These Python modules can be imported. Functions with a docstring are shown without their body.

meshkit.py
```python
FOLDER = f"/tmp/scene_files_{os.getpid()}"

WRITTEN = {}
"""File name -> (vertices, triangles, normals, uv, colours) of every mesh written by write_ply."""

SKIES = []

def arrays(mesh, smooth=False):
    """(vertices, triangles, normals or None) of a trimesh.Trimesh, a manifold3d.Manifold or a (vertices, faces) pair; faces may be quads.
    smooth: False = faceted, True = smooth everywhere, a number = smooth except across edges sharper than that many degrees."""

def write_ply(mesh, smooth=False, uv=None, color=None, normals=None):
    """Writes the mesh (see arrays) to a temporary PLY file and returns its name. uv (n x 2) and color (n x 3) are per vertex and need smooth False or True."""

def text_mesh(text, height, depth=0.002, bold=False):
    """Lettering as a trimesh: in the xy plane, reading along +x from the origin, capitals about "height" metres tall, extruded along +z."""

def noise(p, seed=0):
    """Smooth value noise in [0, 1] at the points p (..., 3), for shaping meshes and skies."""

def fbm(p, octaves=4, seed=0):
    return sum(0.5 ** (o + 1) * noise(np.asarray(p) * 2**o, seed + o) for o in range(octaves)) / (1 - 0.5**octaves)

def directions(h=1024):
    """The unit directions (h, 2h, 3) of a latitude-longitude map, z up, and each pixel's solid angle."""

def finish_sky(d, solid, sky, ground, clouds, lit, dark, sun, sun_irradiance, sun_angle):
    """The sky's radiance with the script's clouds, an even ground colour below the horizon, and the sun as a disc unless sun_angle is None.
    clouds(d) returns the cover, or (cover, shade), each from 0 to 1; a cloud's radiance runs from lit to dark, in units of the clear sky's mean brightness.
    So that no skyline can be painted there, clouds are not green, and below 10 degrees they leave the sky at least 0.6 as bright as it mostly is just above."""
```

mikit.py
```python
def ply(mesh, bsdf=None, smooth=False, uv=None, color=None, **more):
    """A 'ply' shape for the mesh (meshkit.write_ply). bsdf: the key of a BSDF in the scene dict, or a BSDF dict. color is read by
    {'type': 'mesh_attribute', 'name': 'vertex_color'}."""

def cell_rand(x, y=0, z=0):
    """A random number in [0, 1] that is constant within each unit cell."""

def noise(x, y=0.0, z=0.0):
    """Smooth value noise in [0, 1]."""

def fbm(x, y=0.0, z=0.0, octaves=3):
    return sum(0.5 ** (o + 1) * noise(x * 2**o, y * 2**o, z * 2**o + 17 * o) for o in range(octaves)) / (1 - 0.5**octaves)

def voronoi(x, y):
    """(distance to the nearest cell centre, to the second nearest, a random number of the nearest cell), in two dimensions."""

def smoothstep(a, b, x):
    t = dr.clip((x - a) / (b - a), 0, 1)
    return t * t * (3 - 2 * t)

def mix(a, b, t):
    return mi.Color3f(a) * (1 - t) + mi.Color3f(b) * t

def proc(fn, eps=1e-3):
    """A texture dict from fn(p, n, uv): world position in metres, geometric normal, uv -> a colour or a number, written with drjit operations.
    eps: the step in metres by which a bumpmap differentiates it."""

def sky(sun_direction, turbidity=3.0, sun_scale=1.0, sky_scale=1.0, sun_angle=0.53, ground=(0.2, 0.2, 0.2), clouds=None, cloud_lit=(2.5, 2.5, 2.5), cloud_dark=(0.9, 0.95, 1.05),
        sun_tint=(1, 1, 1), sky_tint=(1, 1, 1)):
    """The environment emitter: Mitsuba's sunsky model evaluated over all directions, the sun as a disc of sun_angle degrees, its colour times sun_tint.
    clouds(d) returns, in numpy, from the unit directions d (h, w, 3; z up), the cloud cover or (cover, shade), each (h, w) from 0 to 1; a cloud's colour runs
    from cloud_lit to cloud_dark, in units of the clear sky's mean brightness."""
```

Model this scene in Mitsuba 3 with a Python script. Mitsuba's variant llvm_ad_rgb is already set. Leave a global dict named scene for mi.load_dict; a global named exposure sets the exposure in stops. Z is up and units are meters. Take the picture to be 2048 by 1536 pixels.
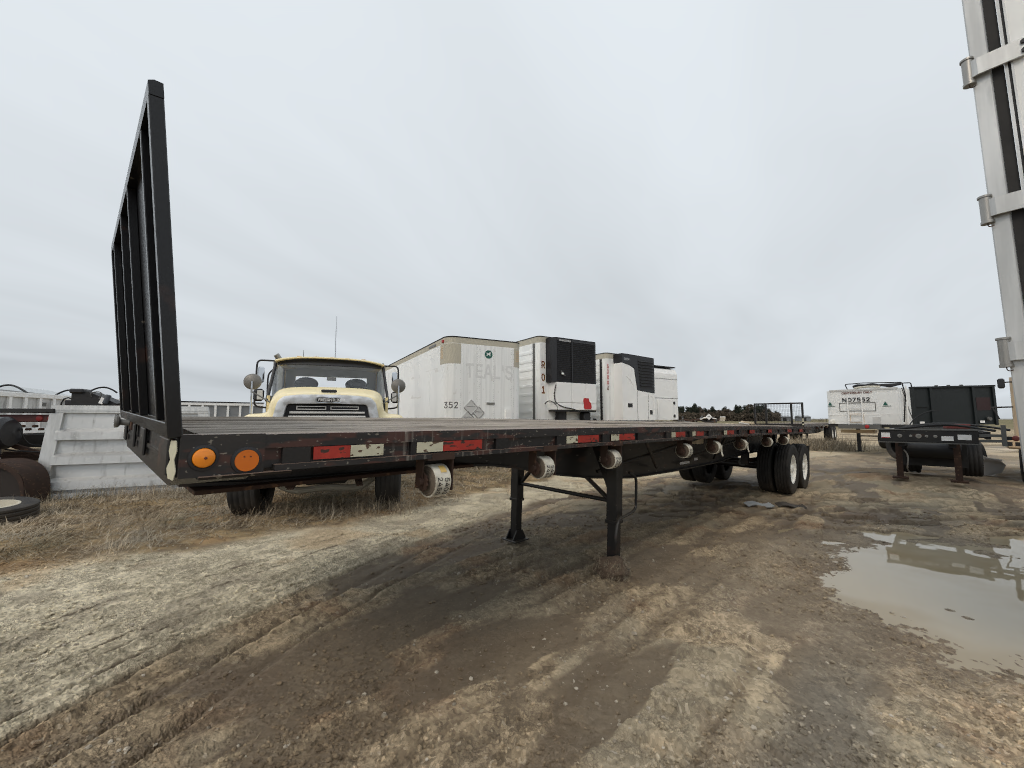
import math
import numpy as np
import trimesh
import mitsuba as mi
import drjit as dr
import mikit
import meshkit
from mikit import noise, fbm, voronoi, smoothstep, mix, proc, cell_rand
from shapely.geometry import Polygon, Point, box as sbox
import shapely

T = mi.ScalarTransform4f
scene, labels = {'type': 'scene'}, {}

# ------------------------------------------------------------------ camera, sky, exposure
EYE, PITCH, FOV = 1.55, math.degrees(math.atan((838.17 - 768) / 840.95)), 2 * math.degrees(math.atan(1024 / 840.95))
_t = math.radians(PITCH)
scene['camera'] = {'type': 'perspective', 'fov': FOV, 'fov_axis': 'x', 'near_clip': 0.05, 'far_clip': 6000.0,
                   'to_world': T().look_at(origin=[0, 0, EYE], target=[0, math.cos(_t), EYE + math.sin(_t)], up=[0, 0, 1])}
exposure = 1.66


def clouds(d):
    """Low stratus: a plane of streaky cloud seen in perspective, one full cover."""
    z = np.maximum(d[..., 2], 0.0)
    k = 1.0 / (z + 0.16)
    x, y = d[..., 0] * k, d[..., 1] * k
    a = math.radians(62)
    u, v = x * math.cos(a) + y * math.sin(a), -x * math.sin(a) + y * math.cos(a)
    w = meshkit.fbm(np.stack([u * 0.5, v * 0.8, 0 * u + 5], -1), 3, 8) - .5
    s1 = meshkit.fbm(np.stack([u * 0.55 + w, v * 2.1 + 1.3 * w, 0 * u], -1), 5, 3)
    s2 = meshkit.fbm(np.stack([u * 0.35 + 4, v * 0.5, 0 * u + 2], -1), 3, 21)
    s = 0.55 * s1 + 0.45 * s2
    lift = 0.62 * np.clip(z, 0, 1) ** 0.9
    shade = 0.45 - 0.72 * lift + (s - 0.5) * (0.90 - 0.50 * z)
    return np.ones_like(z), np.clip(shade, 0, 1)


scene['sky'] = mikit.sky((-0.30, -0.66, 0.68), turbidity=5, sun_scale=0.30, sun_angle=24, sun_tint=(0.90, 0.97, 1.10), clouds=clouds,
                         cloud_lit=(2.30, 2.46, 2.59), cloud_dark=(1.05, 1.13, 1.19), ground=(0.16, 0.15, 0.13))


# ------------------------------------------------------------------ small helpers: meshes
def cat(*ms):
    ms = [m for m in ms if m is not None]
    vs, fs, n = [], [], 0
    for m in ms:
        vs.append(np.asarray(m.vertices)); fs.append(np.asarray(m.faces) + n); n += len(m.vertices)
    return trimesh.Trimesh(np.vstack(vs), np.vstack(fs), process=False)


def tm(v, f):
    v = np.asarray(v, float); f = np.asarray(f, int)
    if f.shape[1] == 4:
        f = np.vstack([f[:, [0, 1, 2]], f[:, [0, 2, 3]]])
    return trimesh.Trimesh(v, f, process=False)


_CB = {}


def bx(x0, x1, y0, y1, z0, z1, c=0.0):
    """Box, its edges chamfered by c."""
    lo, hi = np.minimum([x0, y0, z0], [x1, y1, z1]), np.maximum([x0, y0, z0], [x1, y1, z1])
    c = min(c, 0.45 * float((hi - lo).min()))
    if c <= 0:
        v = np.array([[a, b, d] for a in (0, 1) for b in (0, 1) for d in (0, 1)], float)
        f = [[0, 1, 3, 2], [4, 6, 7, 5], [0, 4, 5, 1], [2, 3, 7, 6], [0, 2, 6, 4], [1, 5, 7, 3]]
        return tm(lo + v * (hi - lo), f)
    if 'f' not in _CB:
        v = []
        for a in (0, 1):
            for b in (0, 1):
                for d in (0, 1):
                    for k in range(3):
                        v.append([a, b, d, k])
        v = np.array(v)
        e = np.zeros((24, 3)); sgn = np.where(v[:, :3] > 0, -1.0, 1.0)
        for k in range(3):
            m = v[:, 3] != k
            e[m, k] = sgn[m, k]
        h = trimesh.convex.convex_hull(v[:, :3] * 2.0 + e * 0.3)
        q = v[:, :3] * 2.0 + e * 0.3
        idx = [int(np.argmin(((q - p) ** 2).sum(1))) for p in h.vertices]
        _CB['f'], _CB['v'], _CB['e'] = np.array(idx)[h.faces], v[:, :3].astype(float), e
    return tm(lo + _CB['v'] * (hi - lo) + _CB['e'] * c, _CB['f'])


def sweep(poly, s0, s1, n=1, axis='x', f=None):
    """A closed 2-D outline drawn along an axis from s0 to s1 in n steps. axis x: outline (y, z); y: outline (x, z); z: outline (x, y)."""
    p = Polygon(poly)
    if not p.exterior.is_ccw:
        poly = poly[::-1]
    p = np.asarray(poly, float); m = len(p)
    st = np.linspace(s0, s1, n + 1)
    v = np.zeros(((n + 1) * m, 3)); k = 0
    for s in st:
        q = p if f is None else f(p, s)
        v[k:k + m] = {'x': np.c_[np.full(m, s), q], 'y': np.c_[q[:, 0], np.full(m, s), q[:, 1]], 'z': np.c_[q, np.full(m, s)]}[axis]
        k += m
    fs = []
    for i in range(n):
        for j in range(m):
            a, b = i * m + j, i * m + (j + 1) % m
            fs += [[a, b, b + m], [a, b + m, a + m]]
    cv, cf = trimesh.creation.triangulate_polygon(Polygon(p), engine='earcut')
    look = {tuple(np.round(q, 7)): i for i, q in enumerate(p)}
    cf = [[look[tuple(np.round(cv[i], 7))] for i in t] for t in cf]
    for t in cf:
        a, b, c = p[t[0]], p[t[1]], p[t[2]]
        if (b[0] - a[0]) * (c[1] - a[1]) - (b[1] - a[1]) * (c[0] - a[0]) < 0:
            t.reverse()
        fs += [t[::-1], [i + n * m for i in t]]
    fs = np.array(fs)
    if (axis == 'y') != (s1 < s0):
        fs = fs[:, ::-1]
    return trimesh.Trimesh(v, fs, process=False)


def lathe(profile, n=32, axis='x'):
    """(r, h) profile turned about an axis through the origin; open profile, closed if it ends on r = 0 or meets itself."""
    pr = np.asarray(profile, float); m = len(pr)
    a = np.arange(n) * 2 * math.pi / n
    r, h = pr[:, 0][None], pr[:, 1][None]
    c, s = np.cos(a)[:, None], np.sin(a)[:, None]
    v = np.stack(np.broadcast_arrays(r * c, r * s, h), -1).reshape(-1, 3)
    f = []
    for i in range(n):
        j = (i + 1) % n
        for k in range(m - 1):
            f.append([i * m + k, j * m + k, j * m + k + 1, i * m + k + 1])
    if axis == 'x':
        v = v[:, [2, 0, 1]]
    elif axis == 'y':
        v = v[:, [1, 2, 0]]
    g = tm(v, f)
    g.update_faces(g.nondegenerate_faces()) if hasattr(g, 'nondegenerate_faces') else None
    return g


def cyl(p, q, r, n=14, r2=None):
    """A solid round bar from p to q."""
    p, q = np.asarray(p, float), np.asarray(q, float)
    L = np.linalg.norm(q - p); d = (q - p) / L
    r2 = r if r2 is None else r2
    g = lathe([(0, 0), (r, 0), (r2, L), (0, L)], n, 'z')
    a = np.cross(d, [0.31, 0.2, 0.93]); a /= np.linalg.norm(a)
    b = np.cross(d, a)
    g.vertices = np.asarray(g.vertices) @ np.array([a, b, d]) + p
    return g


def tube(pts, r, n=8, cap=True, close=False):
    """A round tube through the points."""
    P = np.asarray(pts, float); m = len(P)
    t = np.gradient(P, axis=0); t /= np.maximum(np.linalg.norm(t, axis=1, keepdims=True), 1e-9)
    a = np.cross(t[0], [0.31, 0.2, 0.93]); a /= np.linalg.norm(a)
    rr = np.broadcast_to(r, (m,))
    v = []
    for i in range(m):
        a = a - t[i] * (a @ t[i]); a /= np.linalg.norm(a); b = np.cross(t[i], a)
        k = np.arange(n) * 2 * math.pi / n
        v.append(P[i] + rr[i] * (np.cos(k)[:, None] * a + np.sin(k)[:, None] * b))
    v = np.vstack(v); f = []
    for i in range(m - 1):
        for j in range(n):
            k = (j + 1) % n
            f.append([i * n + j, i * n + k, (i + 1) * n + k, (i + 1) * n + j])
    g = tm(v, f)
    if cap:
        for i, rev in ((0, 1), (m - 1, 0)):
            c = len(g.vertices)
            ff = [[i * n + j, i * n + (j + 1) % n, c] for j in range(n)]
            ff = np.array(ff)[:, ::-1] if rev else np.array(ff)
            g = trimesh.Trimesh(np.vstack([g.vertices, P[i]]), np.vstack([g.faces, ff]), process=False)
    return g


def smooth_path(pts, n=8):
    P = np.asarray(pts, float)
    from scipy.interpolate import make_interp_spline
    s = np.r_[0, np.cumsum(np.linalg.norm(np.diff(P, axis=0), axis=1))]
    k = min(3, len(P) - 1)
    return make_interp_spline(s, P, k)(np.linspace(0, s[-1], n * (len(P) - 1) + 1))


def round_path(pts, r, n=5):
    """A polyline with its corners rounded by r."""
    P = [np.asarray(p, float) for p in pts]; out = [P[0]]
    for a, b, c in zip(P, P[1:], P[2:]):
        u, w = (a - b) / np.linalg.norm(a - b), (c - b) / np.linalg.norm(c - b)
        A, C = b + u * r, b + w * r
        for t in np.linspace(0, 1, n):
            out.append((1 - t) ** 2 * A + 2 * t * (1 - t) * b + t * t * C)
    out.append(P[-1])
    return np.array(out)


def sheet(grid, thick=0.0):
    """A (m, n, 3) grid of points as a sheet, doubled at a distance along its normals if thick."""
    g = np.asarray(grid, float); m, n = g.shape[:2]
    i = np.arange(m * n).reshape(m, n)
    f = np.stack([i[:-1, :-1], i[1:, :-1], i[1:, 1:], i[:-1, 1:]], -1).reshape(-1, 4)
    a = tm(g.reshape(-1, 3), f)
    if not thick:
        return a
    N = np.asarray(a.vertex_normals)
    w = np.asarray(a.vertices) - N * thick
    rim = np.r_[i[0, :-1], i[:-1, -1], i[-1, :0:-1], i[:0:-1, 0]]
    nx = np.roll(rim, -1); K = m * n
    rf = np.stack([rim, nx, nx + K, rim + K], -1)
    b = tm(np.vstack([a.vertices, w]), rf)
    return trimesh.Trimesh(b.vertices, np.vstack([a.faces, a.faces[:, ::-1] + K, b.faces]), process=False)


def rect_ring(x0, x1, z0, z1, w, y0, y1, c=0.0):
    """A rectangular frame in the xz plane, bars w wide."""
    return cat(bx(x0, x1, y0, y1, z0, z0 + w, c), bx(x0, x1, y0, y1, z1 - w, z1, c),
               bx(x0, x0 + w, y0, y1, z0 + w, z1 - w, c), bx(x1 - w, x1, y0, y1, z0 + w, z1 - w, c))


def txt(text, h, o, X, Y, depth=0.004, bold=False, sx=1.0):
    """Lettering at o, reading along X, upright along Y, standing out along X x Y."""
    m = meshkit.text_mesh(text, h, depth, bold)
    X, Y = np.asarray(X, float), np.asarray(Y, float)
    N = np.cross(X, Y)
    v = np.asarray(m.vertices)
    return trimesh.Trimesh(np.asarray(o, float) + v[:, :1] * sx * X + v[:, 1:2] * Y + v[:, 2:] * N, m.faces, process=False)


def xf(m, M=None, s=None, r=None, t=None):
    """Copy of m scaled, turned (rows of r are the images' basis by columns) and moved."""
    v = np.asarray(m.vertices, float)
    if s is not None:
        v = v * s
    if r is not None:
        v = v @ np.asarray(r).T
    if t is not None:
        v = v + np.asarray(t)
    return trimesh.Trimesh(v, m.faces, process=False)


def rz(deg):
    a = math.radians(deg); return np.array([[math.cos(a), -math.sin(a), 0], [math.sin(a), math.cos(a), 0], [0, 0, 1]])


def rx(deg):
    a = math.radians(deg); return np.array([[1, 0, 0], [0, math.cos(a), -math.sin(a)], [0, math.sin(a), math.cos(a)]])


def ry(deg):
    a = math.radians(deg); return np.array([[math.cos(a), 0, math.sin(a)], [0, 1, 0], [-math.sin(a), 0, math.cos(a)]])


# ------------------------------------------------------------------ small helpers: things and parts
FRAME = {}


def ply(m, mat, smooth=False):
    return mikit.ply(m, 'mat_' + mat, smooth=smooth)



def rigid(origin, yaw=0.0, pitch=0.0, roll=0.0):
    R = rz(yaw) @ rx(pitch) @ ry(roll); o = np.asarray(origin, float)
    return lambda v: np.asarray(v, float) @ R.T + o


ident = lambda v: np.asarray(v, float)
_used = set()


def numbered(key):
    k, i = key, 0
    while k in _used:
        i += 1; k = f'{key}_{i:03d}'
    _used.add(k)
    return k


def thing(name, label, cat_, frame=ident, group=None):
    k = numbered(name); FRAME[k] = frame
    labels[k] = {'label': label, 'category': cat_}
    if group:
        labels[k]['group'] = group
    return k


def part(parent, name, mesh, mat, smooth=30, label=None, stuff=False, frame=None):
    k = numbered(parent + '__' + name)
    root = parent.split('__')[0]
    fr = frame or FRAME[root]
    m = trimesh.Trimesh(fr(mesh.vertices), mesh.faces, process=False)
    scene[k] = ply(m, mat, smooth=smooth)
    if label or stuff:
        labels[k] = {}
        if label:
            labels[k]['label'] = label
        if stuff:
            labels[k]['kind'] = 'stuff'
    return k


def single(name, mesh, mat, label, cat_, frame=ident, group=None, smooth=30):
    k = thing(name, label, cat_, frame, group)
    scene[k] = ply(trimesh.Trimesh(frame(mesh.vertices), mesh.faces, process=False), mat, smooth=smooth)
    return k


# ------------------------------------------------------------------ materials
def two(b):
    return {'type': 'twosided', 'bsdf': b}


def rgb(c):
    return {'type': 'rgb', 'value': list(c) if hasattr(c, '__len__') else [c, c, c]}


def mat(key, color, rough=0.6, metal=0.0, spec=0.5, coat=0.0, bump=None, bscale=1.0, eps=2e-3):
    col = proc(color) if callable(color) else rgb(color)
    r = proc(rough) if callable(rough) else float(rough)
    b = {'type': 'principled', 'base_color': col, 'roughness': r, 'metallic': float(metal), 'specular': float(spec)}
    if coat:
        b['clearcoat'] = float(coat); b['clearcoat_gloss'] = 0.8
    if bump is not None:
        b = {'type': 'bumpmap', 'tex': proc(bump, eps), 'scale': float(bscale), 'bsdf': b}
    scene['mat_' + key] = two(b)


def P3(p):
    return p.x, p.y, p.z


def c_black(p, n, uv):
    """Old black trailer enamel: dusty tops, scuffs to primer, rust blooms."""
    x, y, z = P3(p)
    d = fbm(x * 3, y * 3, z * 3, 3)
    base = mix((0.007, 0.007, 0.009), (0.019, 0.018, 0.018), d)
    sc = smoothstep(0.76, 0.82, fbm(x * 17, y * 17, z * 30, 3))
    base = mix(base, (0.16, 0.15, 0.13), sc * 0.5)
    ru = smoothstep(0.62, 0.76, fbm(x * 5 + 3, y * 5, z * 9, 4))
    base = mix(base, (0.06, 0.028, 0.018), ru * 0.55)
    return mix(base, (0.13, 0.11, 0.085), dr.maximum(n.z, 0) * (0.25 + 0.5 * d))


def c_rail(p, n, uv):
    """Side rail: chalky vertical runs and chipped paint over dark red primer."""
    x, y, z = P3(p)
    s = x * 0.695 + y * 0.719
    run = smoothstep(0.58, 0.80, fbm(s * 45, z * 3, 1, 3)) * smoothstep(0.42, 0.62, noise(s * 3.1, 4))
    ru = smoothstep(0.54, 0.70, fbm(s * 7, z * 25, 2, 4))
    base = mix((0.012, 0.012, 0.014), (0.03, 0.027, 0.026), fbm(s * 5, z * 20, 0, 2))
    base = mix(base, (0.085, 0.03, 0.022), ru * 0.65)
    base = mix(base, (0.27, 0.25, 0.22), run * 0.45)
    chip = smoothstep(0.78, 0.82, fbm(s * 60, z * 90, 6, 2))
    base = mix(base, (0.33, 0.30, 0.25), chip * 0.5)
    return mix(base, (0.20, 0.14, 0.11), dr.maximum(n.z, 0) * 0.75)


def c_rust(p, n, uv):
    x, y, z = P3(p)
    a = fbm(x * 9, y * 9, z * 9, 4)
    return mix(mix((0.028, 0.018, 0.015), (0.072, 0.036, 0.023), a), (0.16, 0.085, 0.045), smoothstep(0.64, 0.8, fbm(x * 31, y * 31, z * 31, 2)) * 0.7)


def c_wood(p, n, uv):
    """Weathered oak deck, grain along the trailer."""
    x, y, z = P3(p)
    s, t = x * 0.6954 + y * 0.7187, -x * 0.7187 + y * 0.6954
    row = dr.floor((t - 1.88) / 0.1535 + 40)
    k = cell_rand(row, 7)
    g = fbm(s * 1.3 + k * 50, t * 55, 0, 4)
    g2 = noise(s * 6 + k * 9, t * 170)
    base = mix((0.10, 0.085, 0.070), (0.37, 0.33, 0.285), g * 0.75 + k * 0.35)
    base = mix(base, (0.05, 0.04, 0.033), smoothstep(0.60, 0.78, g2) * 0.6)
    dirt = smoothstep(0.5, 0.75, fbm(s * 1.1, t * 2.2, 3, 4))
    return mix(base, (0.155, 0.12, 0.085), dirt * 0.6)


def b_wood(p, n, uv):
    x, y, z = P3(p)
    s, t = x * 0.6954 + y * 0.7187, -x * 0.7187 + y * 0.6954
    return fbm(s * 3, t * 80, 0, 3)


def c_alu(p, n, uv):
    """Dull aluminium sheet: oxide clouds, drip lines."""
    x, y, z = P3(p)
    a = fbm(x * 2.2, y * 2.2, z * 2.2, 4)
    b = fbm(x * 13, y * 13, z * 2.0, 3)
    base = mix((0.44, 0.445, 0.445), (0.66, 0.665, 0.66), a)
    base = mix(base, (0.22, 0.215, 0.20), smoothstep(0.55, 0.8, b) * 0.55)
    return mix(base, (0.68, 0.68, 0.66), smoothstep(0.66, 0.76, fbm(x * 22, y * 22, z * 22, 2)) * 0.35)


def c_white(p, n, uv):
    """White trailer skin with grey wash-down streaks and road film towards the foot."""
    x, y, z = P3(p)
    h = x * 1.7 + y * 1.1
    run = fbm(h * 9, z * 0.45, 3, 4)
    base = mix((0.85, 0.86, 0.85), (0.75, 0.76, 0.755), smoothstep(0.35, 0.75, run))
    film = smoothstep(1.5, 0.9, z + 0.5 * (fbm(h * 2, z * 2, 1, 3) - 0.5))
    base = mix(base, (0.50, 0.48, 0.43), film * 0.45)
    sp = smoothstep(0.76, 0.84, fbm(h * 7, z * 7, 9, 3))
    return mix(base, (0.42, 0.36, 0.29), sp * 0.25)


def c_cream(p, n, uv):
    x, y, z = P3(p)
    a = fbm(x * 2.5, y * 2.5, z * 2.5, 4)
    base = mix((0.76, 0.64, 0.34), (0.70, 0.60, 0.36), a)
    base = mix(base, (0.46, 0.38, 0.24), smoothstep(0.55, 0.8, fbm(x * 8, y * 8, z * 3, 3)) * 0.4)
    return mix(base, (0.80, 0.72, 0.50), dr.maximum(n.z, 0) * 0.25)


def c_chrome(p, n, uv):
    x, y, z = P3(p)
    return mix((0.62, 0.64, 0.67), (0.40, 0.40, 0.40), smoothstep(0.45, 0.7, fbm(x * 9, y * 9, z * 9, 4)))


def r_chrome(p, n, uv):
    x, y, z = P3(p)
    return 0.10 + 0.30 * smoothstep(0.45, 0.75, fbm(x * 9, y * 9, z * 9, 4))


def c_tyre(p, n, uv):
    x, y, z = P3(p)
    a = fbm(x * 7, y * 7, z * 7, 3)
    base = mix((0.014, 0.014, 0.015), (0.035, 0.033, 0.031), a)
    mud = smoothstep(0.42, 0.0, z + 0.5 * (fbm(x * 6, y * 6, z * 6, 3) - 0.5))
    return mix(base, (0.10, 0.08, 0.06), mud * 0.45)


def c_strap(p, n, uv):
    x, y, z = P3(p)
    return mix((0.62, 0.60, 0.52), (0.42, 0.39, 0.32), smoothstep(0.35, 0.75, fbm(x * 25, y * 25, z * 25, 3)))


def c_wtape(p, n, uv):
    x, y, z = P3(p)
    s = x * 0.695 + y * 0.719
    base = mix((0.60, 0.58, 0.44), (0.48, 0.46, 0.35), fbm(s * 20, z * 20, 0, 3))
    return mix(base, (0.10, 0.06, 0.04), smoothstep(0.64, 0.70, fbm(s * 28, z * 70, 4, 3)))


def c_rtape(p, n, uv):
    x, y, z = P3(p)
    s = x * 0.695 + y * 0.719
    base = mix((0.42, 0.035, 0.022), (0.27, 0.022, 0.016), fbm(s * 18, z * 18, 0, 3))
    return mix(base, (0.05, 0.025, 0.02), smoothstep(0.66, 0.70, fbm(s * 26, z * 60, 8, 3)))


mat('black_paint', c_black, 0.36)


def c_gloss(p, n, uv):
    x, y, z = P3(p)
    base = mix((0.0035, 0.0035, 0.005), (0.009, 0.009, 0.010), fbm(x * 3, y * 3, z * 3, 3))
    base = mix(base, (0.20, 0.18, 0.15), smoothstep(0.80, 0.83, fbm(x * 21, y * 21, z * 26, 3)) * 0.6)
    base = mix(base, (0.05, 0.022, 0.015), smoothstep(0.66, 0.78, fbm(x * 6, y * 6, z * 7, 4)) * 0.5)
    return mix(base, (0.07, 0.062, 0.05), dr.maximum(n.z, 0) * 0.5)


mat('gloss_black', c_gloss, 0.26, spec=0.45)
mat('rail_paint', c_rail, 0.42)
mat('rust', c_rust, 0.85)
mat('deck_wood', c_wood, 0.85, bump=b_wood, bscale=0.004)
mat('aluminium', c_alu, 0.42, metal=0.55)
mat('bright_aluminium', lambda p, n, uv: mix((0.46, 0.465, 0.46), (0.64, 0.645, 0.64), smoothstep(0.3, 0.7, 0.6 * fbm(p.x * 3, p.y * 3, p.z * 1.2, 4) + 0.4 * fbm(p.x * 40, p.y * 40, p.z * 2.5, 3))), 0.4, metal=0.5)
mat('white_skin', c_white, 0.4)
mat('cream_paint', c_cream, 0.32, coat=0.3)
mat('chrome', c_chrome, r_chrome, metal=1.0)
mat('worn_chrome', lambda p, n, uv: mix((0.72, 0.74, 0.77), (0.50, 0.50, 0.50), smoothstep(0.45, 0.7, fbm(p.x * 9, p.y * 9, p.z * 9, 4))), 0.34, metal=0.55)
mat('rubber', c_tyre, 0.72, spec=0.35)
mat('strap', c_strap, 0.85)
mat('white_tape', c_wtape, 0.4)
mat('red_tape', c_rtape, 0.4)
mat('amber', (0.85, 0.26, 0.015), 0.22, coat=0.5)
mat('amber_flat', (0.62, 0.15, 0.012), 0.35)
mat('red_lens', (0.36, 0.02, 0.02), 0.25, coat=0.4)
mat('dark', (0.012, 0.012, 0.013), 0.55)
mat('black_plastic', (0.018, 0.018, 0.021), 0.4)
mat('grille_black', (0.010, 0.010, 0.013), 0.35)
mat('grey_trim', (0.11, 0.11, 0.105), 0.5)
mat('seat_cloth', (0.085, 0.095, 0.11), 0.9)
mat('cab_lining', (0.36, 0.39, 0.395), 0.9)
mat('white_paint', (0.82, 0.82, 0.81), 0.35)
mat('silver_paint', (0.56, 0.56, 0.55), 0.4)
mat('steel', (0.34, 0.33, 0.31), 0.4, metal=0.8)
mat('vent_tan', (0.46, 0.43, 0.35), 0.7)
mat('faded_ink', (0.60, 0.60, 0.60), 0.5)
mat('grey_ink', (0.16, 0.16, 0.16), 0.5)
mat('black_ink', (0.015, 0.015, 0.016), 0.5)
mat('red_ink', (0.45, 0.02, 0.022), 0.45)
mat('brown_ink', (0.13, 0.035, 0.02), 0.5)
mat('gold_ink', (0.60, 0.42, 0.14), 0.5)
mat('green_ink', (0.015, 0.10, 0.075), 0.45)
mat('beige_paint', (0.60, 0.45, 0.29), 0.45)
mat('red_oxide', (0.16, 0.035, 0.028), 0.6)
mat('pale_wood', (0.62, 0.52, 0.38), 0.75)
mat('bark', (0.10, 0.08, 0.065), 0.95)
mat('rim_white', (0.82, 0.81, 0.76), 0.4)
mat('dark_rust', lambda p, n, uv: c_rust(p, n, uv) * 0.7, 0.85)
mat('tarp_black', (0.02, 0.02, 0.022), 0.75)
mat('tarp_silver', (0.44, 0.46, 0.47), 0.5, metal=0.3)
mat('barn_grey', (0.20, 0.21, 0.22), 0.8)
mat('green_black', (0.008, 0.012, 0.013), 0.5)
mat('dark_red', (0.028, 0.010, 0.011), 0.5)
mat('dark_brown', (0.022, 0.016, 0.014), 0.7)
mat('mirror_back', (0.20, 0.19, 0.175), 0.45, metal=0.5)
mat('ghost_ink', (0.70, 0.705, 0.70), 0.45)
mat('twig', (0.13, 0.11, 0.095), 0.95)
scene['mat_pine_needle'] = {'type': 'twosided', 'bsdf': {'type': 'diffuse', 'reflectance': rgb((0.048, 0.056, 0.042))}}  # needles paled a little, so distance haze sits in the colour
scene['mat_dry_leaf'] = {'type': 'twosided', 'bsdf': {'type': 'diffuse', 'reflectance': rgb((0.105, 0.088, 0.068))}}
scene['mat_glass'] = {'type': 'thindielectric', 'int_ior': 1.5}
scene['mat_mirror_glass'] = {'type': 'twosided', 'bsdf': {'type': 'roughconductor', 'alpha': 0.05, 'specular_reflectance': rgb(0.8)}}

# ------------------------------------------------------------------ the ground
def sm(a, b, x):
    t = np.clip((x - a) / (b - a), 0, 1); return t * t * (3 - 2 * t)


def N2(x, y, f, o=1, seed=0):
    p = np.stack([x * f, y * f, np.zeros_like(x) + 0.37], -1)
    return meshkit.fbm(p, o, seed) if o > 1 else meshkit.noise(p, seed)


PUDDLE = Polygon([(3.35, 4.75), (4.1, 5.35), (5.2, 5.72), (6.3, 5.5), (7.8, 5.1), (8.4, 4.0), (7.0, 3.1), (5.2, 2.75), (4.1, 2.62),
                  (3.3, 2.62), (2.88, 2.78), (2.78, 3.2), (2.92, 3.75), (3.05, 4.3)])
GRASS = Polygon([(-30, 3.4), (-5.6, 4.7), (-4.6, 4.9), (-3.7, 5.9), (-2.5, 6.5), (-1.2, 8.1), (-0.3, 10.6), (2.0, 14.5), (6, 21), (4, 40), (-30, 40)])


def signed(poly, x, y, lo, hi, n):
    """Distance into (+) or away from (-) a polygon, looked up on a coarse grid."""
    from scipy.ndimage import map_coordinates
    gx, gy = np.linspace(lo[0], hi[0], n), np.linspace(lo[1], hi[1], n)
    X, Y = np.meshgrid(gx, gy, indexing='ij')
    pt = shapely.points(X, Y)
    D = shapely.distance(pt, poly.exterior) * np.where(shapely.contains(poly, pt), 1, -1)
    i, j = (x - lo[0]) / (hi[0] - lo[0]) * (n - 1), (y - lo[1]) / (hi[1] - lo[1]) * (n - 1)
    return map_coordinates(D, [i, j], order=1, mode='nearest')


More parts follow.
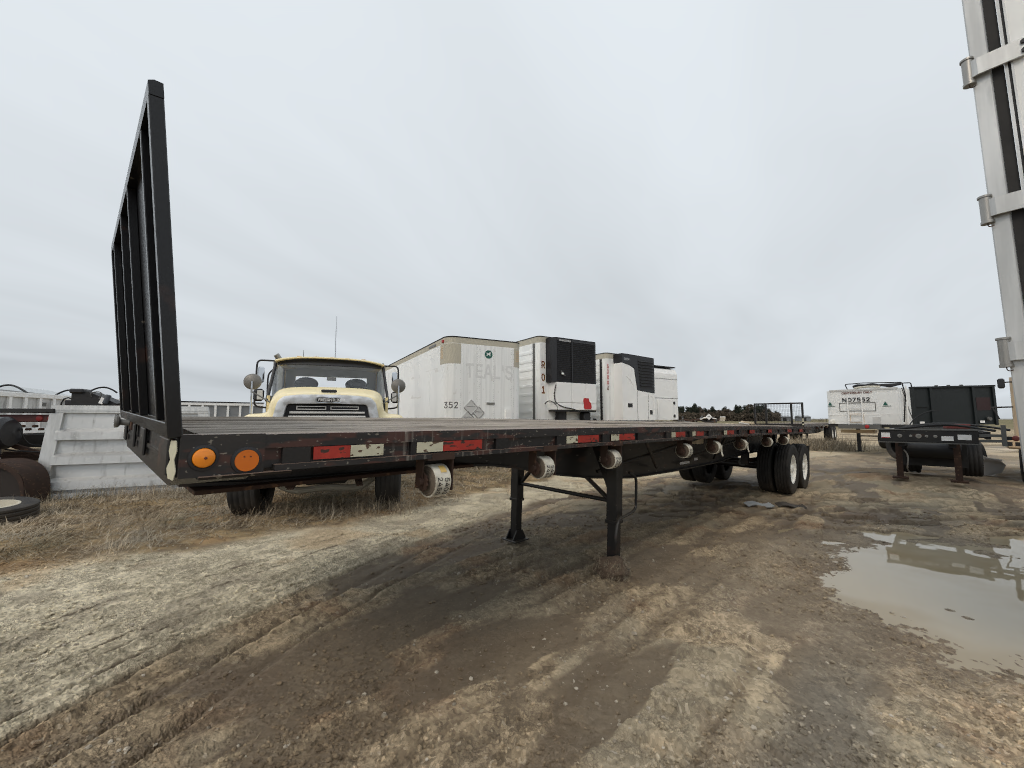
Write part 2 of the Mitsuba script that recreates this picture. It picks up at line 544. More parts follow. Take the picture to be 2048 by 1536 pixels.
def slick_np(x, y):
    """Where wet mud lies smooth (the material's noise, evaluated in numpy)."""
    x, y = 0.9 * (x * 0.695 + y * 0.719), 2.3 * (-x * 0.719 + y * 0.695)
    f = 0
    for o in range(5):
        k = 2 ** o
        f = f + 0.5 ** (o + 1) * meshkit.noise(np.stack([(x + 3) * k + 1e6, y * k + 1e6, np.full_like(x, 15.0 * k + 17 * o + 1e6)], -1))
    return sm(0.540, 0.615, f / (1 - 0.5 ** 5))


def left_track(x, y):
    return x - (-2.44 + 0.2 * (y - 2.14) + 0.05 * (y - 2.14) ** 2)


WATER = -0.040


def ground_z(x, y):
    x, y = np.asarray(x, float), np.asarray(y, float)
    R = np.hypot(x, y)
    near = sm(16, 10, R)
    q, s = -x * 0.719 + y * 0.695, x * 0.695 + y * 0.719
    pd = signed(PUDDLE, x, y, (0, 0), (11, 9), 220)
    gd = signed(GRASS, x, y, (-31, 0), (8, 41), 260)
    u1 = left_track(x, y)
    warp = (N2(x, y, 1.3, 2, 4) - .5)
    h = 0.05 * (N2(x, y, 0.33, 3, 1) - .5)
    grav = sm(0.14, -0.10, u1 + 0.2 * warp) * sm(0.2, -0.3, gd)
    mud = (1 - grav) * sm(0.4, -0.3, gd)
    n1, n2, n3 = N2(x, y, 4.5, 3, 11), N2(x, y, 13, 3, 12), N2(x, y, 46, 2, 13)
    ridge = 1 - np.abs(2 * n2 - 1)
    patch = sm(0.42, 0.62, N2(x, y, 1.1, 3, 15))
    n0 = N2(x, y, 2.0, 3, 10)
    bil = lambda f, sd, st=1.0: np.abs(2 * N2(x + .05 * n1, y * st + .05 * n2, f, 2, sd) - 1)
    c1, c2, c3 = bil(11, 16), bil(27, 17), bil(58, 18)
    fine = near * sm(9, 6, R)
    h = h + near * mud * (0.024 * (n0 - .5) + 0.020 * (n1 - .5) + (0.004 + 0.026 * patch) * (ridge - .75) + (0.005 + 0.034 * patch) * (c1 - .3))
    h = h + fine * mud * ((0.016 + 0.016 * patch) * (c2 - .3) + (0.007 + 0.008 * patch) * (c3 - .3))
    h = h + near * grav * (0.014 * (n1 - .5) + 0.014 * (n2 - .5)) + fine * grav * (0.024 * (c2 - .3) + 0.013 * (c3 - .3))
    # narrow ruts in the firm gravel
    br = 0.45 + 0.55 * sm(0.28, 0.5, N2(x, y, 0.9, 2, 20))
    for c, a, w in ((0.0, .085, .045), (-.20, .035, .024), (-.42, .055, .032), (-.60, .026, .020), (-.86, .022, .018), (-1.22, .042, .024), (-1.45, .026, .018), (-1.8, .016, .02), (.35, .05, .05), (.7, .04, .04)):
        d = (u1 + 0.10 * warp + 0.03 * (n2 - .5) - c) / w
        h = h + near * br * (-a * np.exp(-d * d) + 0.5 * a * np.exp(-((d - 1.9) / 1.1) ** 2)) * sm(0.3, -0.4, gd) * sm(9.5, 7.5, y)
    # broad tyre tracks in the mud, along the trailer
    qw = q + 0.30 * warp + 0.05 * (n2 - .5)
    for c, a, w in ((1.52, .065, .085), (1.80, .040, .05), (2.12, .065, .12), (0.46, .050, .17), (0.86, .035, .06), (2.45, .05, .05), (2.72, .055, .09), (3.1, .045, .08), (3.45, .04, .06), (-0.25, .030, .12), (3.9, .04, .12), (-1.0, .03, .14)):
        d = (qw - c) / w
        h = h + near * mud * (1.25 * br - .25) * (-0.42 * a * np.exp(-d ** 4) + 0.13 * a * np.exp(-((np.abs(d) - 1.5) / 0.45) ** 2) * (0.2 + 1.6 * n1 * n2)) * sm(-0.25, -0.6, pd)
    # tractor lug bars pressed across the middle track
    lug = np.exp(-((qw - 1.15) / 0.34) ** 6) * sm(4.1, 3.5, s) * mud
    bar = np.sin((s + 0.55 * (qw - 1.1) + 0.08 * warp) * 2 * np.pi / 0.33)
    h = h + lug * 0.026 * sm(-0.25, 0.35, bar) * (0.4 + 1.2 * n1)
    lug2 = np.exp(-((qw - 0.46) / 0.16) ** 6) * mud
    bar2 = np.sin((s - 0.5 * qw) * 2 * np.pi / 0.085)
    h = h + near * lug2 * 0.007 * bar2 * (n1 + .2)
    # wet mud lies lower and smoother
    sl = slick_np(x, y) * mud * near * sm(9, 7, R)
    h = h * (1 - 0.62 * sl) - 0.012 * sl
    # the ground rises a little under the low trailer on the right
    h = h + 0.25 * np.exp(-((x - 9.3) / 1.9) ** 2 - ((y - 10.3) / 1.6) ** 2)
    # the hollow with the puddle: a shelf of wet mud round it
    rag = 0.85 * (N2(x, y, 1.25, 4, 31) - .5) + 0.50 * (N2(x * .7, y * 1.6, 4.0, 3, 33) - .5) + 0.18 * (n2 - .5)
    e = pd + rag
    flat = sm(-0.9, 0.1, pd)
    hole = WATER + 0.006 - 0.026 * sm(-0.2, 0.7, e) + 0.040 * sm(-0.2, -0.9, e)
    hole = hole + (0.024 * (ridge - .75) + 0.014 * (c2 - .3) + 0.03 * (n1 - .5)) * (1 - 0.72 * sm(-0.05, 0.5, e)) + 0.032 * sm(0.64, 0.74, N2(x, y, 3.0, 3, 37)) * sm(1.3, 0.3, e)
    h = h * (1 - flat) + hole * flat
    # grass bank and the rough yard further off
    h = h + sm(-0.2, 0.8, gd) * near * (0.11 * (n0 - .5) + 0.10 * (n1 - .5) + 0.03 * (n2 - .5) + 0.03)
    h = h + sm(6, 9, R) * sm(60, 25, R) * (1 - sm(-.2, .5, gd)) * (0.10 * (N2(x, y, 1.1, 4, 40) - .5) - 0.05 * (np.abs(2 * N2(x + y * .2, y * 2.2, 0.9, 3, 41) - 1) < .12))
    return h


def axis_lines(lo, hi, fine, far_lo, far_hi, grow):
    a = list(np.arange(lo, hi, fine)); d = fine
    while a[-1] < far_hi:
        d *= grow; a.append(a[-1] + d)
    d, b = fine, [lo]
    while b[-1] > far_lo:
        d *= grow; b.append(b[-1] - d)
    return np.array(b[:0:-1] + a)


gxs = axis_lines(-4.7, 5.4, 0.0090, -2500, 2500, 1.05)
gys, yy = [1.35], 1.35
while yy < 9:
    yy += 0.0066 * (1 + 0.75 * max(0, yy - 1.6)); gys.append(yy)
dd = gys[-1] - gys[-2]
while gys[-1] < 3000:
    dd *= 1.05; gys.append(gys[-1] + dd)
bb, dd = [1.35], 0.02
while bb[-1] > -60:
    dd *= 1.3; bb.append(bb[-1] - dd)
gys = np.array(bb[:0:-1] + gys)
GX, GY = np.meshgrid(gxs, gys, indexing='ij')
_i = np.arange(GX.size).reshape(GX.shape)
_f = np.stack([_i[:-1, :-1], _i[1:, :-1], _i[1:, 1:], _i[:-1, 1:]], -1).reshape(-1, 4)
gmesh = tm(np.stack([GX, GY, ground_z(GX, GY)], -1).reshape(-1, 3), _f)


LEFT_RUTS = ((0.0, .045), (-.20, .022), (-.42, .030), (-.60, .018), (-.86, .016), (-1.22, .024), (-1.45, .016), (.35, .03), (.7, .025))
MUD_RUTS = ((1.52, .06), (1.80, .03), (2.12, .07), (0.86, .04), (2.45, .035), (2.72, .05), (3.1, .05), (3.45, .04))


def rut_stain(x, y):
    """Wet soil turned up along the ruts."""
    u1 = x - (-2.44 + 0.2 * (y - 2.14) + 0.05 * dr.square(y - 2.14))
    q = -x * 0.719 + y * 0.695
    wb = 0.12 * (fbm(x * 1.3, y * 1.3, 2.1, 2) - 0.5) + 0.05 * (fbm(x * 9, y * 9, 4, 2) - 0.5)
    m = mi.Float(0)
    for c, w in LEFT_RUTS:
        m = dr.maximum(m, dr.exp(-dr.square((u1 + wb - c) / w)))
    m2 = mi.Float(0)
    for c, w in MUD_RUTS:
        m2 = dr.maximum(m2, dr.exp(-dr.square((q + wb - c) / w)))
    k = smoothstep(0.24, 0.46, noise(x * 1.1, y * 1.1, 9)) * smoothstep(9.0, 7.0, y)
    return m * k, m2 * k


def regions(p):
    x, y = p.x, p.y
    q, s = -x * 0.719 + y * 0.695, x * 0.695 + y * 0.719
    u1 = x - (-2.44 + 0.2 * (y - 2.14) + 0.05 * dr.square(y - 2.14))
    w = fbm(x * 1.3, y * 1.3, 2.1, 3) - 0.5
    # grass bank: left of the line through its corners
    g1 = (y - 4.75) - 0.30 * (x + 5.6)
    g2 = (y - 4.9) - 1.0 * (x + 4.6)
    g3 = (y - 6.45) - 1.45 * (x + 2.5)
    grass = smoothstep(-0.35, 0.35, dr.minimum(dr.minimum(dr.maximum(g1, 0.6 * g2), 0.8 * g2 + 0.3), g3) + 1.3 * w)
    grass = grass * smoothstep(60, 30, y)
    grav = smoothstep(0.16, -0.10, u1 + 0.30 * w) * (1 - grass)
    dx, dy = x - 5.0, y - 4.0
    ell = dr.sqrt(dr.square(dx / 2.9) + dr.square(dy / 1.75))
    wet = smoothstep(1.45, 0.95, ell + 0.5 * w)
    track = dr.exp(-dr.square(dr.square((q + 0.12 * w - 0.45) / 0.22))) * smoothstep(6.5, 4.0, s)
    dark = smoothstep(0.9, 1.9, q + w) * smoothstep(4.6, 3.2, q + w) * (1 - grass) * (1 - grav)  # wetter mud plus shade under the long flatbed, both put into the colour
    return x, y, w, grass, grav, wet, track, dark


def c_ground(p, n, uv):
    x, y, w, grass, grav, wet, track, dark = regions(p)
    far = smoothstep(14, 34, dr.sqrt(x * x + y * y))
    a = fbm(x * 2.3, y * 2.3, 1, 4)
    b = fbm(x * 19, y * 19, 2, 4)
    e = fbm(x * 6.5, y * 6.5, 11, 4)
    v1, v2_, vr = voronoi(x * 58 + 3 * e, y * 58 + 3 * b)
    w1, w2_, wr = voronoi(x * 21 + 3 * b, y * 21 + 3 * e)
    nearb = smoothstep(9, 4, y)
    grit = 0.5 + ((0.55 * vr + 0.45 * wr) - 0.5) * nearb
    crevice_shade = dr.maximum(smoothstep(0.16, 0.02, v2_ - v1), 0.8 * smoothstep(0.12, 0.01, w2_ - w1)) * smoothstep(0.42, 0.62, fbm(x * 4.2, y * 4.2, 21, 3)) * nearb  # cell borders darkened: moist cracks and crevice shade painted into the colour
    mud = mix((0.185, 0.147, 0.103), (0.58, 0.49, 0.365), smoothstep(0.20, 0.80, 0.22 * a + 0.25 * b + 0.18 * e + 0.35 * grit))
    mud = mix(mud, (0.11, 0.085, 0.060), crevice_shade * 0.65)
    mud = mix(mud, (0.62, 0.525, 0.385), smoothstep(0.47, 0.66, fbm(x * 1.5, y * 1.5, 8, 4)) * smoothstep(0.40, 0.60, b) * 0.85)
    mud = mix(mud, (0.27, 0.155, 0.095), smoothstep(0.54, 0.66, fbm(x * 1.9, y * 1.9, 5, 4)) * 0.5)
    mud = mix(mud, (0.32, 0.30, 0.245), smoothstep(0.52, 0.66, fbm(x * 1.4 + 7, y * 1.4, 5, 3)) * 0.65)
    slick = smoothstep(0.540, 0.615, fbm(0.9 * (x * 0.695 + y * 0.719) + 3, 2.3 * (-x * 0.719 + y * 0.695), 15, 5))
    mud = mix(mud, (0.135, 0.106, 0.078), slick * 0.78)
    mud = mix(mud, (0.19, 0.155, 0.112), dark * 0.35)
    gr = mix((0.30, 0.275, 0.215), (0.60, 0.56, 0.46), smoothstep(0.25, 0.78, 0.25 * a + 0.25 * e + 0.20 * fbm(x * 33, y * 33, 3, 3) + 0.30 * grit))
    gr = mix(gr, (0.20, 0.18, 0.145), crevice_shade * 0.6)
    gr = mix(gr, (0.38, 0.28, 0.175), smoothstep(0.54, 0.70, fbm(x * 1.2, y * 1.2, 12, 3)) * 0.5)
    gr = mix(gr, (0.26, 0.235, 0.195), smoothstep(0.58, 0.68, fbm(x * 2.6, y * 2.6, 32, 4)) * 0.6)
    k1, k2 = rut_stain(x, y)
    gr = mix(gr, (0.14, 0.118, 0.092), k1 * 0.9)
    mud = mix(mud, (0.15, 0.115, 0.08), dr.maximum(k1, k2) * 0.5)
    c = mix(mud, gr, grav)
    c = mix(c, mix((0.15, 0.138, 0.118), (0.26, 0.245, 0.215), grit), track * 0.9)
    c = mix(c, mix((0.20, 0.165, 0.125), (0.38, 0.33, 0.26), 0.5 * e + 0.5 * grit), wet * 0.8)
    damp = smoothstep(0.000, -0.045, p.z + 0.03 * (e - 0.5)) * (1 - grass) * (1 - far)
    c = mix(c, (0.105, 0.080, 0.056), damp * 0.45 * (1 - grav * 0.7))
    st = mix((0.135, 0.102, 0.065), (0.34, 0.262, 0.16), smoothstep(0.3, 0.7, 0.5 * a + 0.5 * e))
    st = mix(st, (0.34, 0.21, 0.11), smoothstep(0.56, 0.70, fbm(x * 0.9, y * 0.9, 20, 3)) * 0.35)
    c = mix(c, st, grass)
    k_ = (1 - grass) * (1 - far) * nearb * (1 - 0.75 * slick * (1 - grav)) * (1 - 0.5 * track)
    c = c * (1 + (0.50 * grit - 0.25) * k_) * mix((1.03, 0.975, 0.885), (1.15, 1.10, 1.0), grav)
    c = mix(c, (0.11, 0.085, 0.060), crevice_shade * 0.45 * k_)
    c = mix(c, (0.50, 0.44, 0.345), smoothstep(0.965, 0.985, vr) * 0.4 * k_)
    yard = mix((0.23, 0.185, 0.13), (0.52, 0.43, 0.30), smoothstep(0.3, 0.7, fbm(x * 0.5, y * 1.1, 4, 5)))
    sump_shade = smoothstep(3.6, 1.8, dr.sqrt(dr.square((x - 12.3) / 1.4) + dr.square(y - 11.7)) + 2.0 * w)  # wet mud and deep shade below the right trailers, painted into the colour
    c = mix(c, (0.075, 0.06, 0.043), sump_shade * 0.8)
    yard = mix(yard, (0.085, 0.068, 0.048), sump_shade * 0.8)
    field = mix((0.135, 0.135, 0.075), (0.24, 0.20, 0.125), fbm(x * 0.02, y * 0.05, 4, 3))
    c = mix(c, mix(yard, field, smoothstep(45, 90, y)), far)
    return c


def r_ground(p, n, uv):
    x, y, w, grass, grav, wet, track, dark = regions(p)
    damp = smoothstep(0.004, -0.032, p.z + 0.012 * (fbm(x * 9, y * 9, 4, 2) - 0.5))
    wetness = dr.clip(dr.maximum(dr.maximum(wet, track * 0.8), damp * 0.75) * (1 - grass) * (1 - 0.85 * grav), 0, 1)
    slick = smoothstep(0.540, 0.615, fbm(0.9 * (x * 0.695 + y * 0.719) + 3, 2.3 * (-x * 0.719 + y * 0.695), 15, 5)) * (1 - grass) * (1 - grav)
    return 0.95 - 0.70 * dr.maximum(wetness, 0.95 * slick)


def b_ground(p, n, uv):
    x, y = p.x, p.y
    return fbm(x * 60, y * 60, 5, 3) + 0.5 * noise(x * 210, y * 210)


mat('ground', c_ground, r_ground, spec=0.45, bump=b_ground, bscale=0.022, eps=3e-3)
_fade = None
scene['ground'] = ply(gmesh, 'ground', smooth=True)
labels['ground'] = {'kind': 'structure'}

# puddle: turbid brown water
scene['mat_puddle_water'] = {'type': 'bumpmap', 'tex': proc(lambda p, n, uv: fbm(p.x * 5, p.y * 5, 1, 2), 6e-3), 'scale': 0.0006, 'bsdf':
                         {'type': 'plastic', 'diffuse_reflectance': proc(lambda p, n, uv: mix((0.34, 0.275, 0.175), (0.40, 0.345, 0.25), smoothstep(0.35, 0.65, fbm(p.x * 1.1, p.y * 1.1, 3, 4)))), 'int_ior': 1.33}}
w_ = PUDDLE.buffer(0.9)
wv, wf = trimesh.creation.triangulate_polygon(w_.simplify(0.02), engine='earcut')
wm = trimesh.Trimesh(np.c_[wv, np.full(len(wv), WATER)], wf, process=False)
if wm.face_normals[0, 2] < 0:
    wm.invert()
scene['puddle'] = ply(wm, 'puddle_water')
labels['puddle'] = {'kind': 'structure'}


def gz(x, y):
    return float(ground_z(np.array([x]), np.array([y]))[0])


# loose stones lying in the mud and gravel
rng = np.random.default_rng(5)


def scatter_stones():
    base = trimesh.creation.icosphere(subdivisions=1)
    bv, bf = np.asarray(base.vertices), np.asarray(base.faces)
    n = 3200
    y = 1.7 + rng.random(n) ** 1.6 * 6.5
    x = (rng.random(n) * 2 - 1) * (y * 1.25)
    clump = N2(x, y, 1.5, 3, 71)
    keep = (clump > 0.56) | (rng.random(n) < 0.12)
    x, y = x[keep], y[keep]
    z = ground_z(x, y)
    ok = z > WATER - 0.01
    x, y, z = x[ok], y[ok], z[ok]
    V, Fc = [], []
    for i in range(len(x)):
        r = 0.004 + 0.011 * rng.random() ** 2.2 + (0.014 if rng.random() < 0.012 else 0)
        v = bv * (1 + 0.55 * (rng.random((len(bv), 1)) - .5)) * np.array([1, 0.6 + 0.4 * rng.random(), 0.45 + 0.4 * rng.random()]) * r
        v = v @ rz(rng.random() * 360).T
        Fc.append(bf + len(V) * len(bv)); V.append(v + [x[i], y[i], z[i] + 0.25 * r])
    return trimesh.Trimesh(np.vstack(V), np.vstack(Fc), process=False)


mat('soil', lambda p, n, uv: c_ground(p, n, uv) * (0.75 + 0.55 * cell_rand(dr.floor(p.x * 55), dr.floor(p.y * 55), 6)), 0.9, spec=0.3)
mat('mud_side', (0.13, 0.105, 0.08), 0.85)
mat('maroon', (0.075, 0.022, 0.02), 0.6)
mat('dull_lens', (0.20, 0.02, 0.018), 0.35)
mat('stone', lambda p, n, uv: mix((0.22, 0.185, 0.14), (0.50, 0.45, 0.37), cell_rand(dr.floor(p.x * 30), dr.floor(p.y * 30), 2)), 0.8)


def crumbs():
    """Small clods of soil standing on the churned mud and the firm gravel."""
    r = np.random.default_rng(91)
    base = trimesh.creation.icosphere(subdivisions=0)
    bv, bf = np.asarray(base.vertices), np.asarray(base.faces)
    n = 60000
    y = 1.75 + r.random(n) ** 1.7 * 5.5
    x = (r.random(n) * 2 - 1) * (y * 1.25)
    keep = (N2(x, y, 1.1, 3, 15) + .30 * (N2(x, y, 6, 2, 83) - .5) > 0.46 + .35 * r.random(n)) | (r.random(n) < .06)
    x, y = x[keep], y[keep]; z = ground_z(x, y)
    ok = (z > WATER + .004) & (signed(GRASS, x, y, (-31, 0), (8, 41), 260) < .1)
    x, y, z = x[ok][:17000], y[ok][:17000], z[ok][:17000]; n = len(x)
    rad = (0.0045 + 0.0125 * r.random(n) ** 2.5) * (0.75 + 0.12 * y)
    V = bv[None] * (1 + 0.7 * (r.random((n, len(bv), 1)) - .5)) * rad[:, None, None]
    V = V * np.stack([np.ones(n), .6 + .4 * r.random(n), .45 + .35 * r.random(n)], -1)[:, None]
    a = r.random(n) * 6.3; c, s_ = np.cos(a)[:, None], np.sin(a)[:, None]
    V = np.stack([V[..., 0] * c - V[..., 1] * s_, V[..., 0] * s_ + V[..., 1] * c, V[..., 2]], -1) + np.stack([x, y, z + rad * .22], -1)[:, None]
    F = bf[None] + (np.arange(n) * len(bv))[:, None, None]
    return trimesh.Trimesh(V.reshape(-1, 3), F.reshape(-1, 3), process=False)


scene['soil_crumbs'] = ply(crumbs(), 'soil')
labels['soil_crumbs'] = {'kind': 'stuff', 'label': 'small crumbs of soil over the churned mud', 'category': 'soil'}
scene['gravel'] = ply(scatter_stones(), 'stone', smooth=35)
labels['gravel'] = {'kind': 'stuff', 'label': 'loose pebbles pressed into the muddy yard', 'category': 'gravel'}


def blades(x, y, z, length, lift, width, ang, rng, bend=0.35, dirz=None):
    """Thin bent two-piece blades as flat ribbons."""
    n = len(x)
    d = np.stack([np.cos(ang), np.sin(ang), np.zeros(n)], -1)
    sd = np.stack([-np.sin(ang), np.cos(ang), np.zeros(n)], -1) * (width / 2)[:, None]
    p0 = np.stack([x, y, z], -1)
    up = np.array([0, 0, 1.0])
    p1 = p0 + d * (length * 0.5 * np.cos(lift))[:, None] + up * (length * 0.5 * np.sin(lift))[:, None]
    l2 = lift - bend * (0.4 + rng.random(n))
    p2 = p1 + d * (length * 0.5 * np.cos(l2))[:, None] + up * (length * 0.5 * np.sin(l2))[:, None]
    p1 = p1 + sd * (rng.random(n) - .5)[:, None] * 6
    V = np.stack([p0 - sd, p0 + sd, p1 - sd * .8, p1 + sd * .8, p2], 1).reshape(-1, 3)
    o = np.arange(n)[:, None, None] * 5
    f = np.array([[0, 1, 3], [0, 3, 2], [2, 3, 4]])[None]
    return trimesh.Trimesh(V, (f + o).reshape(-1, 3), process=False)


def c_straw(p, n, uv):
    k = cell_rand(dr.floor(p.x * 23), dr.floor(p.y * 23), 1)
    a = fbm(p.x * 1.3, p.y * 1.3, 2, 4)
    c = mix((0.165, 0.13, 0.095), (0.53, 0.445, 0.325), k)
    c = mix(c, (0.33, 0.295, 0.235), smoothstep(0.45, 0.62, a) * 0.6)
    return mix(c, (0.16, 0.15, 0.10), smoothstep(0.60, 0.72, fbm(p.x * 1.1 + 9, p.y * 1.1, 6, 3)) * 0.6)


scene['mat_straw'] = {'type': 'twosided', 'bsdf': {'type': 'diffuse', 'reflectance': proc(c_straw)}}


def dead_grass():
    out = []
    n = 150000
    y = 4.2 + rng.random(n) ** 1.5 * 17
    x = -1.28 * y - 0.4 + rng.random(n) * (1.28 * y + 4)
    gd = signed(GRASS, x, y, (-31, 0), (8, 41), 260)
    dens = sm(-0.35, 0.5, gd + 0.9 * (N2(x, y, 0.9, 3, 51) - .5))
    k = rng.random(n) < dens * (0.35 + 0.65 * sm(0.35, 0.55, N2(x, y, 2.1, 2, 52)))
    x, y = x[k], y[k]; n = len(x)
    tuft = sm(0.56, 0.70, N2(x, y, 1.8, 3, 53))
    ang = 0.6 + 5.0 * (N2(x, y, 1.4, 2, 54) - .5) * 2 + rng.normal(0, 0.9, n)
    lift = np.clip(rng.normal(0.22, 0.28, n) + tuft * rng.random(n) * 0.7, -0.05, 1.3)
    L = 0.09 + 0.22 * rng.random(n) ** 1.5 + 0.09 * tuft
    wd = (0.003 + 0.006 * rng.random(n) ** 2) * (0.7 + y / 9)
    out.append(blades(x, y, ground_z(x, y) + 0.004 + 0.02 * rng.random(n), L, lift, wd, ang, rng))
    # upright clumps round tyres, the panel foot and the fender
    for cx_, cy_, m_, r_ in ((-4.35, 6.85, 260, .35), (-3.75, 7.0, 300, .3), (-3.0, 7.1, 200, .5), (-2.0, 7.35, 260, .3), (-2.4, 7.45, 150, .3), (-8.6, 8.3, 400, .5), (-7.9, 8.45, 500, .5), (-7.2, 8.6, 450, .5), (-6.6, 8.8, 400, .5), (-7.6, 7.1, 300, .35), (-6.1, 8.5, 400, .5), (-5.4, 8.3, 300, .6)):
        xx, y_ = cx_ + rng.normal(0, r_, m_), cy_ + rng.normal(0, r_ * .6, m_)
        out.append(blades(xx, y_, ground_z(xx, y_), 0.16 + 0.26 * rng.random(m_), np.clip(rng.normal(1.0, .35, m_), .2, 1.5), 0.004 + 0.003 * rng.random(m_), rng.random(m_) * 6.3, rng, 0.7))
    return cat(*out)


scene['dead_grass'] = ply(dead_grass(), 'straw')
labels['dead_grass'] = {'kind': 'stuff', 'label': 'matted dead grass along the left side of the yard', 'category': 'grass'}


def loose_straw():
    n = 900
    y = 1.7 + rng.random(n) ** 1.5 * 6
    x = (rng.random(n) * 2 - 1) * y * 1.2
    k = (N2(x, y, 1.2, 3, 61) > 0.5) & (ground_z(x, y) > WATER)
    x, y = x[k], y[k]; n = len(x)
    return blades(x, y, ground_z(x, y) + 0.004, 0.02 + 0.06 * rng.random(n) ** 2, rng.normal(0.05, 0.1, n), 0.0012 + 0.0012 * rng.random(n), rng.random(n) * 6.3, rng, 0.1)


scene['loose_straw'] = ply(loose_straw(), 'straw')
labels['loose_straw'] = {'kind': 'stuff', 'label': 'loose straws scattered over the muddy foreground', 'category': 'straw'}

# ------------------------------------------------------------------ the long flatbed trailer (s along it, t across from the near side, z from the deck's edge)
FB = dict(x0=-1.16416, y0=1.49830, z0=1.48992, yaw=44.0618, tr=1.95185, tp=-.62249, cam=.02846)


def bed_frame(v):
    v = np.asarray(v, float); a, tr, tp = (math.radians(FB[k]) for k in ('yaw', 'tr', 'tp'))
    d, n, k = np.array([math.sin(a), math.cos(a), 0]), np.array([-math.cos(a), math.sin(a), 0]), np.array([0, 0, 1.0])
    n2, k2 = n * math.cos(tr) + k * math.sin(tr), k * math.cos(tr) - n * math.sin(tr)
    d2, k3 = d * math.cos(tp) + k2 * math.sin(tp), k2 * math.cos(tp) - d * math.sin(tp)
    s, t, z = v[:, :1], v[:, 1:2], v[:, 2:]
    arch = FB['cam'] * (1 - (2 * s / 12 - 1) ** 2) * (s > 0)
    return np.array([FB['x0'], FB['y0'], FB['z0']]) + d2 * s + n2 * t + k3 * (z + arch)


W, L = 2.30, 11.75
bed = thing('flatbed_trailer', 'long black flatbed trailer with weathered wooden deck and tall headboard', 'flatbed trailer', bed_frame)
r5 = np.random.default_rng(17)
NP = 15
pw = (W - 0.10) / NP
for i in range(NP):
    cuts = [0.06, 3.3 + 2.2 * r5.random(), 7.4 + 2.0 * r5.random(), L - 0.06]
    for a, b in zip(cuts, cuts[1:]):
        t0, dz = 0.05 + i * pw, 0.004 * r5.normal()
        m = sweep([(t0 + .004, -.035), (t0 + pw - .004, -.035), (t0 + pw - .003, -.006), (t0 + pw - .009, 0), (t0 + .009, 0), (t0 + .003, -.006)], a + .003, b - .003, 12)
        v = np.asarray(m.vertices); top = v[:, 2] > -.02
        v[top, 2] += 0.007 * (meshkit.noise(np.c_[v[top, 0] * 2.3, np.full(top.sum(), i * 9.1), v[top, 1] * 9], 5) - .5)
        v[:, 2] += dz + 0.001
        m.vertices = v
        part(bed, 'deck_plank', m, 'deck_wood', smooth=False)
for side in (0, 1):
    def S(poly, side=side):
        return [((W - t) if side else t, z) for t, z in poly]
    rail = cat(sweep(S([(.0, 0), (.05, 0), (.05, -.012), (.012, -.012), (.012, -.05), (0, -.055)]), .0, L, 24),      # top flange and rub band
               sweep(S([(.022, -.012), (.030, -.012), (.030, -.135), (.022, -.135)]), .0, L, 24),                     # recessed web
               sweep(S([(-.012, -.122), (.10, -.122), (.10, -.134), (.02, -.146), (-.012, -.146)]), .30, L, 24))      # lower lip
    part(bed, 'side_rail', rail, 'rail_paint', smooth=False)
    part(bed, 'rail_end_plate', cat(sweep(S([(-.004, .004), (.0218, .004), (.0218, -.150), (-.004, -.150)]), -.005, .262, 3),
                                    sweep(S([(-.03, -.147), (.02, -.147), (.02, -.158), (-.02, -.158)]), .05, .36, 2)), 'rail_paint', smooth=False)
    for s in np.arange(.33, 11.5, .605):
        part(bed, 'stake_pocket', sweep(S([(.001, -.056), (.0218, -.056), (.0218, -.1215), (.001, -.1215)]), s, s + .11, 1), 'black_paint', smooth=False)
rc = rng
# reflective strips on the near rail
for a, b, c in ((.452, .614, 'r'), (.616, .78, 'w'), (.97, 1.135, 'w'), (1.137, 1.42, 'r'), (2.257, 2.396, 'w'), (2.398, 2.687, 'r'), (2.879, 3.009, 'w'), (3.011, 3.29, 'r'),
                (4.082, 4.18, 'w'), (4.182, 4.434, 'r'), (4.648, 4.736, 'w'), (4.738, 4.988, 'r'), (5.723, 5.842, 'w'), (5.844, 6.14, 'r'), (6.90, 7.16, 'r'), (7.98, 8.23, 'r'), (9.45, 9.8, 'r'), (10.6, 10.9, 'r')):
    part(bed, 'reflective_strip', bx(a, b, -.002, .0005, -.112, -.058), 'red_tape' if c == 'r' else 'white_tape', smooth=False, label='red reflective strip' if c == 'r' else 'off-white reflective strip')
for s, z, r_, k in ((.064, -.080, .036, 0), (.201, -.098, .041, 1)):
    lm = part(bed, 'marker_lamp', xf(lathe([(0, -.012), (r_ * .7, -.010), (r_ * .93, -.006), (r_, 0), (r_, .006), (0, .006)] if k == 0 else [(0, -.004), (r_, -.004), (r_, .004), (0, .004)], 32, 'y'), t=[s, -.008, z]), 'amber' if k == 0 else 'amber_flat', label='raised amber marker lamp' if k == 0 else 'flat round amber reflector')
    part(lm, 'bezel', xf(lathe([(r_ + .001, -.004), (r_ + .011, -.002), (r_ + .013, .006), (r_ + .001, .006)], 32, 'y'), t=[s, -.008, z]), 'black_plastic')
    if k == 0:
        part(lm, 'lens_boss', xf(lathe([(0, -.003), (.004, -.002), (.006, .002), (0, .002)], 12, 'y'), t=[s + .004, -.0205, z]), 'brown_ink')
for dx in (-.010, .012):
    part(bed, 'rivet', cyl([.201 + dx, -.0135, -.083], [.201 + dx, -.0110, -.083], .003, 8), 'brown_ink')
